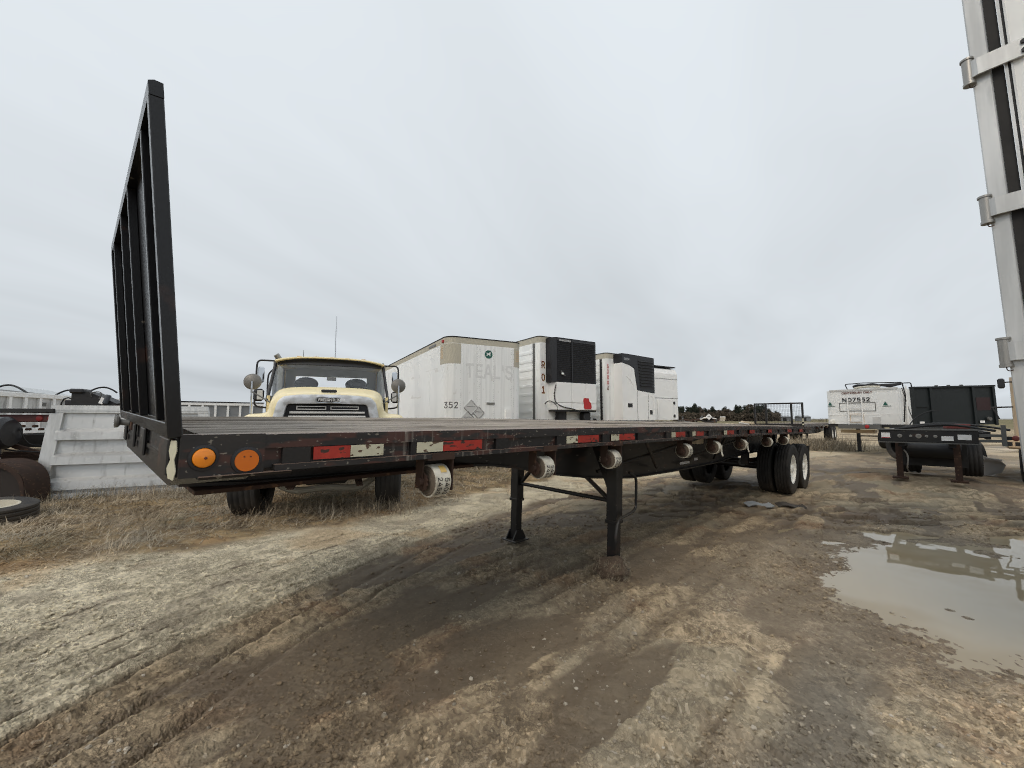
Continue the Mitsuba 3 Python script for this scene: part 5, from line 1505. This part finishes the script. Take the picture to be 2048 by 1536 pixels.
# ------------------------------------------------------------------ beige truck, only its corner shows beside the aluminium post
bt = thing('beige_truck', 'beige truck partly hidden behind the tall aluminium door post at the right edge', 'truck', rigid([11.86, 10.0, 0], yaw=-52))
part(bt, 'cab', corner_box(2.2, 3.2, 1.15, 2.55, .18), 'beige_paint', smooth=35)
part(bt, 'cab_upper', xf(corner_box(2.1, 3.0, 2.55, 2.92, .2), t=[.05, .15, 0]), 'silver_paint', smooth=35)
part(bt, 'bumper', bx(-.12, 2.3, -.35, -.02, .86, 1.12, .04), 'beige_paint', smooth=False)
part(bt, 'step_plate', cat(*[bx(-.10 + .12 * k, -.02 + .12 * k, -.355, -.345, .93, 1.02) for k in range(4)]), 'dark', smooth=False, stuff=True)
part(bt, 'mirror', xf(bx(-.18, -.06, -.1, -.02, 2.28, 2.52, .03), t=[0, 0, 0]), 'black_plastic')
part(bt, 'mirror_stay', cyl([-.12, -.05, 2.42], [.06, .08, 2.44], .015), 'dark')
part(bt, 'mirror_arm', cat(cyl([-.32, .0, 1.83], [.02, .1, 1.84], .018), cyl([-.30, .0, 1.83], [-.2, .0, 1.55], .015)), 'dark')
part(bt, 'screen', bx(.3, 1.95, -.012, -.002, 2.0, 2.5), 'dark', smooth=False)
for y in (.9, 4.0):
    for x in (.2, 2.0):
        wheel(bt, [x, y, .5], .5, .35, -1 if x < 1 else 1, axis='x', n=24)
part(bt, 'chassis', bx(.5, 1.7, .2, 6, .7, 1.1), 'dark', smooth=False)

# ------------------------------------------------------------------ aluminium trailer rear corner, hard by the camera on the right
rt = thing('aluminium_trailer', 'tall aluminium trailer corner with strap hinges at the right edge', 'trailer', rigid([3.03, 2.49, 0], yaw=-52.5, roll=-1.2))
part(rt, 'corner_post', bx(0, .082, 0, .12, 1.22, 4.95, .006), 'bright_aluminium', smooth=False)
part(rt, 'door_seal', bx(.084, .134, .012, .10, 1.26, 4.95), 'rubber', smooth=False, label='black rubber seal between post and door')
part(rt, 'edge_moulding', cat(bx(.136, .150, -.006, .06, 1.26, 4.95), bx(.162, .172, -.008, .05, 1.26, 4.95)), 'bright_aluminium', smooth=False)
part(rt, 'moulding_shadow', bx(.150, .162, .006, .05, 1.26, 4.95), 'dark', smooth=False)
part(rt, 'door_panel', bx(.172, 1.15, .0, .055, 1.26, 4.95), 'white_skin', smooth=False, label='grey-white weathered door skin')
for k, z in enumerate((1.955, 2.86, 3.795, 4.7)):
    hg = part(rt, 'strap_hinge', sweep([(-.004, -.030), (.03, -.042), (.34, -.020), (.34, -.007), (.03, -.028), (-.004, -.016)], z - .055, z + .055, 1, 'z'), 'bright_aluminium', smooth=False)
    part(hg, 'knuckle', cyl([-.012, -.012, z - .075], [-.012, -.012, z + .075], .027, 20), 'steel')
    part(hg, 'pin_cap', cyl([-.012, -.012, z + .076], [-.012, -.012, z + .088], .033, 20), 'steel')
    part(hg, 'pin_cap', cyl([-.012, -.012, z - .092], [-.012, -.012, z - .076], .031, 20), 'steel')
    for dz in (-.028, .028):
        part(hg, 'bolt', xf(cyl([0, -.016, 0], [0, .0, 0], .013, 6), t=[.22, -.026, z + dz]), 'dark')
    part(hg, 'pin_wire', tube(smooth_path([[-.012, -.012, z - .092], [-.005, -.02, z - .115], [.014, -.02, z - .112]], 5), .003, 5), 'rust')
part(rt, 'side_wall', bx(.004, .05, .12, 7.5, 1.22, 4.95), 'bright_aluminium', smooth=False)
part(rt, 'rear_sill', bx(.12, 2.45, -.03, .14, 1.06, 1.215, .01), 'bright_aluminium', smooth=False)
part(rt, 'step_bumper', bx(.012, .45, -.06, .10, .93, 1.125, .02), 'white_paint', smooth=False)
part(rt, 'bumper_cap', bx(.006, .456, -.065, .105, 1.127, 1.14), 'bright_aluminium', smooth=False)
part(rt, 'door_panel', bx(1.27, 2.3, .0, .055, 1.26, 4.95), 'white_skin', smooth=False)
part(rt, 'roof_header', bx(0, 2.45, .0, .3, 4.953, 5.05), 'bright_aluminium', smooth=False)
for y in (5.5, 6.7):
    wheel(rt, [.25, y, .51], .51, .45, -1, axis='x', n=28)
part(rt, 'floor_frame', bx(.3, 2.2, .2, 7.4, .95, 1.2), 'dark', smooth=False)

# ------------------------------------------------------------------ left side: aluminium tailgate, rusty fender, tyre, truck tail, grey trailers
ag = thing('aluminium_tailgate', 'large ribbed aluminium tailgate standing in the dead grass left of the flatbed', 'tailgate', rigid([-9.02, 8.05, gz(-8, 8.5) - .02], yaw=25.5, pitch=-7))
wx0, wx1 = lambda z: -.02 + .10 * z / 1.8, lambda z: 2.95 - .34 * z / 1.8


def slat(z0, z1, y0, y1, a=0.0, b=0.0, flat=False):
    return sweep([(wx0(z0) + a, z0), (wx1(z0) - b, z0), (wx1(z1) - b, z1), (wx0(z1) + a, z1)], y0, y1, 1, 'y')


part(ag, 'back_sheet', slat(.06, 1.72, .02, .03), 'aluminium', smooth=False)
part(ag, 'top_rail', cat(slat(1.66, 1.70, -.05, .07), slat(1.70, 1.74, -.062, .072), slat(1.74, 1.81, -.05, .07)), 'bright_aluminium', smooth=False)
for a, b in ((lambda z: wx0(z), .20), (lambda z: wx1(z) - .20, .20)):
    part(ag, 'end_post', sweep([(a(.04), .04), (a(.04) + b, .04), (a(1.655) + b, 1.655), (a(1.655), 1.655)], -.045, .018, 1, 'y'), 'bright_aluminium', smooth=False)
for z in (1.12, .645, .165):
    rib = sweep([(.019, z - .004), (-.10, z - .002), (-.10, z + .15), (.019, z + .235)], .19 + .02, 2.95 - .2 - .12 * z, 1)
    part(ag, 'hat_rib', rib, 'aluminium', smooth=False)
part(ag, 'bottom_flange', cat(slat(.0, .10, -.12, .0, -.02, -.03)), 'aluminium', smooth=False)
part(ag, 'corner_lug', bx(2.82, 3.02, -.16, -.03, .10, .24, .01), 'bright_aluminium', smooth=False)
for x in (.25, 1.25):
    part(ag, 'foot_block', bx(x, x + .5, -.1, .15, -.12, -.002), 'red_oxide', smooth=False)

fd = thing('rusty_fender', 'rusty brown curved truck fender lying at the left edge behind the loose tyre', 'fender', rigid([-9.33, 7.35, gz(-8.9, 7.4) - .06], yaw=12))
prof = smooth_path([[-.75, 0, .88], [.2, 0, .87], [.55, 0, .80], [.74, 0, .60], [.80, 0, .3], [.80, 0, .0]], 5)
part(fd, 'shell', sheet(np.array([[[x - (.03 if j else 0), y, z - (.02 if j == 0 else 0)] for x, _, z in prof] for j, y in enumerate((-.02, .05, .55))]), .006), 'dark_rust', smooth=True)
part(fd, 'front_lip', sheet(np.array([[[x, -.022, z - .02], [x * .97 - .02, -.028, z - .09]] for x, _, z in prof]), .006), 'dark_rust', smooth=True)
part(fd, 'side_web', sweep([(-.75, .0), (.77, .0), (.765, .4), (.70, .58), (.52, .76), (.15, .835), (-.75, .845)], .04, .046, 1, 'y'), 'dark_brown', smooth=False)
part(fd, 'white_chip', xf(bx(0, .03, 0, .01, 0, .11), r=ry(38), t=[.33, -.035, .85]), 'white_paint', smooth=False)

ty = thing('loose_tyre', 'black worn tyre lying flat in the grass at the left edge', 'tyre', rigid([-7.72, 6.35, gz(-7.5, 6.3) + .125], pitch=3, roll=4))
part(ty, 'tread', lathe(tyre_profile(.50, .25, 3), 44, 'z'), 'rubber', smooth=40)
part(ty, 'rim', lathe([(.292, -.10), (.30, .115), (.272, .12), (.262, .09), (.24, .02), (.13, .0), (.12, -.03), (.24, -.04), (.27, -.10), (.292, -.10)], 36, 'z'), 'vent_tan', smooth=35)

ot = thing('scrap_truck_frame', 'dark stripped truck tail with red crossmember and round lamps at the left edge', 'truck frame', rigid([-9.62, 8.05, gz(-9.5, 8.2)], yaw=14))
part(ot, 'air_tank', cat(xf(lathe([(0, -.6), (.24, -.58), (.30, -.5), (.30, .5), (.24, .58), (0, .6)], 24, 'x'), t=[-.32, -.25, 1.30])), 'black_plastic')
part(ot, 'crossmember', bx(-1.0, .72, .1, .2, 1.50, 1.64, .01), 'maroon', smooth=False)
for x in (.42, .60):
    lk = part(ot, 'tail_lamp', xf(lathe([(0, -.02), (.05, -.017), (.062, 0), (0, 0)], 16, 'y'), t=[x, .098, 1.57]), 'dull_lens')
part(ot, 'top_plank', bx(-1.2, .70, .0, .5, 1.68, 1.76, .01), 'dark', smooth=False)
for y in (.3, 1.1):
    part(ot, 'frame_rail', bx(-2.5, .55, y, y + .1, 1.0, 1.25), 'dark', smooth=False)
part(ot, 'spring_stack', cat(*[bx(-.5 + .05 * k, .5 - .05 * k, .3, .42, .74 + .03 * k, .765 + .03 * k) for k in range(6)]), 'rust', smooth=False)
part(ot, 'rusty_bracket', xf(bx(-.2, .25, 0, .06, -.04, .04), r=ry(20), t=[.30, .0, .98]), 'rust', smooth=False)
part(ot, 'brake_hose', tube(smooth_path([[-.1, -.1, 1.15], [.1, -.15, 1.0], [.35, -.1, .95], [.55, .0, .92]], 6), .014, 6), 'dark')
part(ot, 'brake_hose', tube(smooth_path([[.1, .0, 1.45], [.3, -.1, 1.3], [.35, 0, 1.1], [.5, .05, 1.05]], 6), .012, 6), 'dark')
part(ot, 'bolt_cluster', cat(*[cyl([.2 + .1 * k, .0, 1.42 - .06 * (k % 2)], [.2 + .1 * k, .09, 1.42 - .06 * (k % 2)], .025, 8) for k in range(4)]), 'rust', stuff=True)
wheel(ot, [-.85, .1, .5], .5, .3, -1, n=28)


def ribbed_trailer(label, O, yaw, Lg, z0, z1, pitch_, top, panel):
    t = thing('dump_trailer', label, 'trailer', rigid([O[0], O[1], 0], yaw=yaw))
    part(t, 'side_sheet', bx(0, Lg, .06, .10, z0, z1), panel, smooth=False)
    part(t, 'top_rail', bx(-.02, Lg + .02, -.03, .14, z1 - .16, z1, .01), top, smooth=False)
    part(t, 'bottom_rail', bx(-.02, Lg + .02, -.03, .14, z0, z0 + .16, .01), 'white_paint', smooth=False)
    for x in np.arange(.02, Lg - .1, pitch_):
        part(t, 'side_post', bx(x, x + .11, -.02, .058, z0 + .161, z1 - .161, .006), 'white_paint', smooth=False)
    part(t, 'far_side', bx(0, Lg, 2.3, 2.36, z0, z1), panel, smooth=False)
    part(t, 'floor', bx(0, Lg, .102, 2.298, z0 + .1, z0 + .2), 'dark', smooth=False)
    for x in (.0, Lg - .05):
        part(t, 'end_wall', bx(x, x + .05, .101, 2.299, z0 + .21, z1 - .02), panel, smooth=False)
    for x in (.6, 1.8):
        for y in (.25, 2.1):
            wheel(t, [x, y, .5], .5, .4, -1 if y < 1 else 1, n=22, sub=False)
    part(t, 'chassis', bx(.2, Lg, .7, 1.6, .6, z0 - .003), 'dark', smooth=False)
    return t


d1 = ribbed_trailer('white dump trailer with upright side posts and two black tarp bows', (-16.62, 12.0), 100.5, 9.2, 1.05, 2.47, .56, 'white_paint', 'aluminium')
for x in (3.0, 5.7):
    part(d1, 'tarp_bow', tube(np.array([[x + 1.1 * a, .05 + 2.2 * a, 2.45 + .34 * math.sin(math.pi * a)] for a in np.linspace(0, 1, 13)]), .035, 7), 'dark')
part(d1, 'side_plate', bx(3.42, 3.75, .045, .058, 2.02, 2.16), 'grey_trim', smooth=False)
d2 = ribbed_trailer('grey dump trailer with a dark top edge, seen between headboard and cream truck', (-19.6, 23.4), 38, 5.0, 1.0, 2.52, .62, 'white_paint', 'barn_grey')
part(d2, 'tarp_edge', bx(-.05, 5.05, -.05, .3, 2.521, 2.58), 'tarp_black', smooth=False)
d3 = ribbed_trailer('tall silver dump trailer under a taut tarp, behind the white one with tarp bows', (-19.9, 15.2), 117, 9.0, 1.1, 2.75, .7, 'silver_paint', 'aluminium')
part(d3, 'tarp', sweep([(-.05, 2.751), (1.2, 3.10), (2.4, 2.751)], -.02, 9.02, 1), 'tarp_silver', smooth=False)

sc = thing('scrap_machine', 'black wedge-shaped scrap machinery with bent hoses behind the aluminium tailgate', 'machinery', rigid([-11.75, 11.2, 0], yaw=22))
part(sc, 'housing', sweep([(0, 0), (1.15, 0), (1.15, 1.9), (.95, 1.98), (.35, 2.28), (.05, 2.33), (0, 2.3)], 0, .7, 1, 'y'), 'dark', smooth=False)
part(sc, 'top_box', bx(-.04, .26, -.06, .4, 2.24, 2.36, .03), 'black_plastic', smooth=False)
part(sc, 'hoop', tube(np.array([[.32 + .55 * a, .2, 2.28 + .17 * math.sin(math.pi * (a * .8 + .1)) - .05 * a] for a in np.linspace(0, 1, 13)]), .022, 7), 'dark')
part(sc, 'hose_loop', tube(smooth_path([[.42, 0, 2.15], [.5, -.05, 2.28], [.62, -.02, 2.25], [.58, .0, 2.1], [.7, -.04, 2.16], [.78, 0, 2.2], [.74, .02, 2.05]], 6), .014, 6), 'grey_trim')
part(sc, 'filter_can', cyl([.72, -.05, 1.98], [.80, -.05, 2.2], .06, 14), 'seat_cloth')
part(sc, 'white_tag', xf(bx(0, .09, 0, .01, 0, .17), r=ry(20), t=[.60, -.09, 1.98]), 'white_paint', smooth=False)
for k in range(5):
    part(sc, 'linkage_rod', cyl([.85 + .08 * k, -.03, 1.93 - .02 * k], [1.1 + .08 * k, -.06 - .02 * k, 1.98 - .06 * (k % 3)], .02, 6), 'rust' if k % 2 else 'dark')
wl = thing('work_lamp', 'small black work lamp on a bent rod above the aluminium tailgate', 'lamp', rigid([-12.55, 11.7, 0], yaw=20))
part(wl, 'stem', tube(smooth_path([[0, 0, 0], [0, 0, 1.2], [.0, 0, 1.9], [.05, 0, 2.1], [.3, 0, 2.09]], 5), .018, 6), 'dark')
part(wl, 'lamp_head', bx(.10, .30, -.06, .06, 1.93, 2.08, .02), 'black_plastic')
part(wl, 'whip', cyl([.27, 0, 2.08], [.27, 0, 2.32], .007, 6), 'dark')

# ------------------------------------------------------------------ scrap on a low deck, past the flatbed's far edge
lt = thing('scrap_trailer', 'low dark trailer carrying scrap, seen over the far edge of the long flatbed', 'trailer', rigid([10.1, 26.0, 0], yaw=-4))
part(lt, 'deck', bx(0, 4.4, 0, 2.3, 1.08, 1.26), 'pale_wood', smooth=False)
part(lt, 'front_rail', bx(-.02, 4.42, -.06, -.002, 1.10, 1.27), 'rust', smooth=False)
for x in (.6, 3.6):
    wheel(lt, [x, .3, .5], .5, .4, -1, n=22, sub=False)
    wheel(lt, [x, 2.0, .5], .5, .4, 1, n=22, sub=False)
part(lt, 'chassis', bx(.3, 4.1, .7, 1.6, .6, 1.07), 'dark', smooth=False)
sh = thing('scrap_heap', 'dark tangle of scrap pipes and plates on the low scrap trailer', 'scrap heap', rigid([10.2, 26.3, 1.26], yaw=-4))
r7 = np.random.default_rng(77)
for k in range(26):
    a = np.array([.5 + 3.0 * r7.random(), .2 + 1.3 * r7.random(), .05 + .25 * r7.random()])
    b = a + r7.normal(0, 1, 3) * [.45, .3, .14]
    b[2] = abs(b[2])
    part(sh, 'pipe', cyl(a, b, .03 + .03 * r7.random(), 7), ['dark', 'rust', 'dark', 'grey_trim'][k % 4])
for k in range(7):
    part(sh, 'plate', xf(bx(-.2, .2, -.15, .15, 0, .05), r=rz(r7.random() * 180) @ ry(r7.normal(0, 30)), t=[1.0 + 2.2 * r7.random(), .2 + r7.random(), .18 + .15 * r7.random()]), ['silver_paint', 'dark', 'white_paint', 'rust'][k % 4], smooth=False)
pl_ = thing('placard_board', 'small white diamond board standing on the scrap heap', 'sign', rigid([12.05, 25.8, 1.5], yaw=-4))
part(pl_, 'board', sweep([(-.19, .19), (0, 0), (.19, .19), (0, .38)], 0, .02, 1, 'y'), 'white_paint', smooth=False)
part(pl_, 'ink_bar', bx(-.08, .08, -.006, -.0005, .17, .21), 'black_ink', smooth=False)
part(pl_, 'foot', bx(-.04, .04, .021, .05, -.22, .1), 'dark', smooth=False)
bm = thing('timber_beam', 'pale sawn timber beam lying tilted beside the scrap heap', 'timber', rigid([13.75, 25.6, 0], yaw=-8, roll=9))
part(bm, 'timber', bx(0, 1.25, 0, .3, 1.36, 1.46, .01), 'pale_wood', smooth=False)
part(bm, 'packing_block', bx(-.1, .4, .02, .28, 1.30, 1.358), 'white_paint', smooth=False)
tk2 = single('trestle_stand', cat(bx(13.6, 15.1, 25.6, 25.9, 1.06, 1.22), *[bx(x, x + .1, 25.65, 25.85, 0, 1.06) for x in (13.7, 14.9)]), 'dark', 'low dark trestle stand under the pale timber beam', 'stand', smooth=False)

# sheet scraps lying in the mud by the rear wheels
for nm, lab, x, y, yw, s_ in (('metal_scrap', 'pale bent metal scrap lying in the mud, the farther of two', 4.55, 7.90, 8, 1.0), ('metal_scrap', 'dark curled rubber scrap lying in the mud, the nearer of two', 4.95, 7.62, -6, .9)):
    g = np.array([[[(-.26 + .52 * i / 6) * s_, -.07 + .14 * j / 2, .03 * math.sin(i) + .02 * j + .02] for i in range(7)] for j in range(3)])
    single(nm, sheet(g, .012), 'tarp_silver' if yw > 0 else 'rubber', lab, 'scrap', rigid([x, y, gz(x, y)], yaw=yw), smooth=False)


# ------------------------------------------------------------------ far trees and sheds
def crown(r, clumps, n, size):
    V = []
    for c, rad in clumps:
        k = int(n * (rad[0] * rad[1]) ** .9)
        d = r.normal(size=(k, 3)); d /= np.linalg.norm(d, axis=1, keepdims=True)
        p = np.array(c) + d * np.array(rad) * (0.55 + 0.5 * r.random((k, 1)))
        a = r.normal(size=(k, 3)); a /= np.linalg.norm(a, axis=1, keepdims=True)
        b = np.cross(a, r.normal(size=(k, 3))); b /= np.linalg.norm(b, axis=1, keepdims=True)
        s = size * (0.6 + 0.8 * r.random((k, 1)))
        V.append(np.stack([p - a * s, p + a * s * .7 + b * s * .6, p + b * s - a * s * .2], 1).reshape(-1, 3))
    V = np.vstack(V)
    return trimesh.Trimesh(V, np.arange(len(V)).reshape(-1, 3), process=False)


def pine_shapes(seed):
    r = np.random.default_rng(seed); h = 12.0
    trunk = [tube([[0, 0, 0], [.1 * r.normal(), .1 * r.normal(), h * .5], [.2 * r.normal(), .2 * r.normal(), h * .95]], [.22, .15, .05], 6)]
    cl = []
    for k in range(9):
        z = h * (.34 + .6 * k / 8); sp = 2.3 * (1 - .55 * k / 8)
        a = r.random() * 6.3
        c = [sp * .6 * math.cos(a), sp * .6 * math.sin(a), z]
        cl.append((c, (2.5 - .15 * k, 2.5 - .15 * k, 1.1)))
        trunk.append(tube([[0, 0, z - .5], c], [.07, .03], 4))
    return cat(*trunk), crown(r, cl, 70, .50)


def bare_shapes(seed, h=9.0, n=22, size=.20):
    r = np.random.default_rng(seed); out = []; tips = []

    def grow(p, d, l, rad, lev):
        q = p + d * l
        out.append(tube([p, q], [rad, rad * .65], 5 if lev < 2 else 3, cap=False))
        if lev >= 4:
            tips.append(q); return
        for _ in range(3 if lev < 3 else 2):
            nd_ = d + r.normal(0, .42, 3) + [0, 0, .12]; nd_ /= np.linalg.norm(nd_)
            grow(p + d * l * (.6 + .4 * r.random()), nd_, l * (.62 + .2 * r.random()), rad * .55, lev + 1)
    grow(np.zeros(3), np.array([0, 0, 1.0]), h * .30, h * .022, 0)
    tips = np.array(tips)
    return cat(*out), crown(r, [(t, (.55, .55, .5)) for t in tips[::2]], n, size)


def plant(kind, shapes, mats, x, y, sc_, yaw_, label, group):
    t = numbered(kind)
    labels[t] = {'label': label, 'category': 'tree', 'group': group}
    M = T().translate([x, y, -.1]).rotate([0, 0, 1], yaw_).scale(sc_)
    for nm, d in zip(('trunk', 'crown'), shapes):
        _used.add(f'{t}__{nm}')
        scene[f'{t}__{nm}'] = {**d, 'to_world': M}


r9 = np.random.default_rng(12)
PV = [[ply(a, 'bark'), ply(b, 'pine_needle')] for a, b in (pine_shapes(s) for s in (1, 2, 3, 4))]
BV = [[ply(a, 'twig'), ply(b, 'dry_leaf')] for a, b in (bare_shapes(s) for s in (5, 6, 7))]
FV = [[ply(a, 'twig'), ply(b, 'dry_leaf')] for a, b in (bare_shapes(s, 9.0, 60, .42) for s in (15, 16, 17))]
for i in range(44):
    u = 1352 + (1556 - 1352) * (i + .5) / 44 + r9.normal(0, 2)
    Y = 300 + 50 * r9.random()
    hgt = 11.6 if (u < 1405 or 1468 < u < 1532) else (10.5 if u < 1468 else 9.5 * (1 - .35 * max(0, (u - 1535) / 22)))
    hgt *= 1 + .12 * r9.normal()
    bare = 1403 < u < 1468 and i % 4 or i % 7 == 3
    plant('bare_tree' if bare else 'pine_tree', FV[i % 3] if bare else PV[i % 4], None, (u - 1024) / 841 * Y, Y, hgt / (9.0 if bare else 12.0), r9.random() * 360,
          'grey-brown bare tree in the far wood behind the scrap trailer' if bare else 'dark pine in the far wood beyond the field', 'bare trees in the far wood' if bare else 'pines in the far wood')
for i in range(9):
    u = 362 + 150 * i / 8 + r9.normal(0, 5); Y = 120 + 25 * r9.random()
    plant('hedge_tree', BV[i % 3], None, (u - 1024) / 841 * Y, Y, (6.2 + r9.normal(0, .5)) / 9.0, r9.random() * 360, 'bare winter tree showing above the grey dump trailer', 'bare trees above the grey dump trailer')
for i in range(6):
    u = 1625 + 26 * i / 5; Y = 130
    plant('sapling', BV[i % 3], None, (u - 1024) / 841 * Y, Y, .24 + .05 * r9.random(), r9.random() * 360, 'thin bare sapling left of the white hopper trailer', 'saplings left of the white hopper trailer')


def thicket():
    r = np.random.default_rng(8); n = 12000
    u = 1346 + 212 * r.random(n); Y = 296 + 60 * r.random(n)
    p = np.stack([(u - 1024) / 841 * Y, Y, 5.6 * r.random(n) ** 1.2], -1)
    a, b = r.normal(size=(n, 3)) * .75, r.normal(size=(n, 3)) * .75
    V = np.stack([p - a, p + a, p + b], 1).reshape(-1, 3)
    return trimesh.Trimesh(V, np.arange(len(V)).reshape(-1, 3), process=False)


scene['undergrowth'] = ply(thicket(), 'dry_leaf')
labels['undergrowth'] = {'kind': 'stuff', 'label': 'brown undergrowth filling the far wood below the crowns', 'category': 'undergrowth'}
for lab, x0, x1, Y, h_, sh_ in (('low dark grey shed nearer the far wood', 1560, 1580, 300, 3.0, 0), ('low dark grey shed on the horizon, right of the mesh headboard', 1599, 1620, 290, 3.0, 1)):
    xa, xb = (x0 - 1024) / 841 * Y, (x1 - 1024) / 841 * Y
    s_ = thing('field_shed', lab, 'shed', rigid([xa, Y, 0]))
    part(s_, 'wall', bx(0, xb - xa, 0, 6, 0, h_), 'barn_grey', smooth=False)
    part(s_, 'roof', sweep([(-.4, h_ + .003), (6.4, h_ + .003), (3, h_ + 1.0)], -.3, xb - xa + .3, 1), 'barn_grey', smooth=False)
    part(s_, 'door', bx(1.5, 4.0, -.06, -.005, 0, 2.4), 'dark', smooth=False)
# rusty thatch of weeds by the white hopper trailer


def weeds():
    r = np.random.default_rng(31); n = 2600
    x, y = 16.0 + r.normal(0, .9, n), 22.3 + r.normal(0, .8, n)
    return blades(x, y, ground_z(x, y), .35 + .6 * r.random(n), np.clip(r.normal(1.0, .3, n), .3, 1.5), .012 + .01 * r.random(n), r.random(n) * 6.3, r, .5)


scene['weeds'] = ply(weeds(), 'straw')
labels['weeds'] = {'kind': 'stuff', 'label': 'tall dead brown weeds between the distant flatbed and the hopper trailer', 'category': 'weeds'}
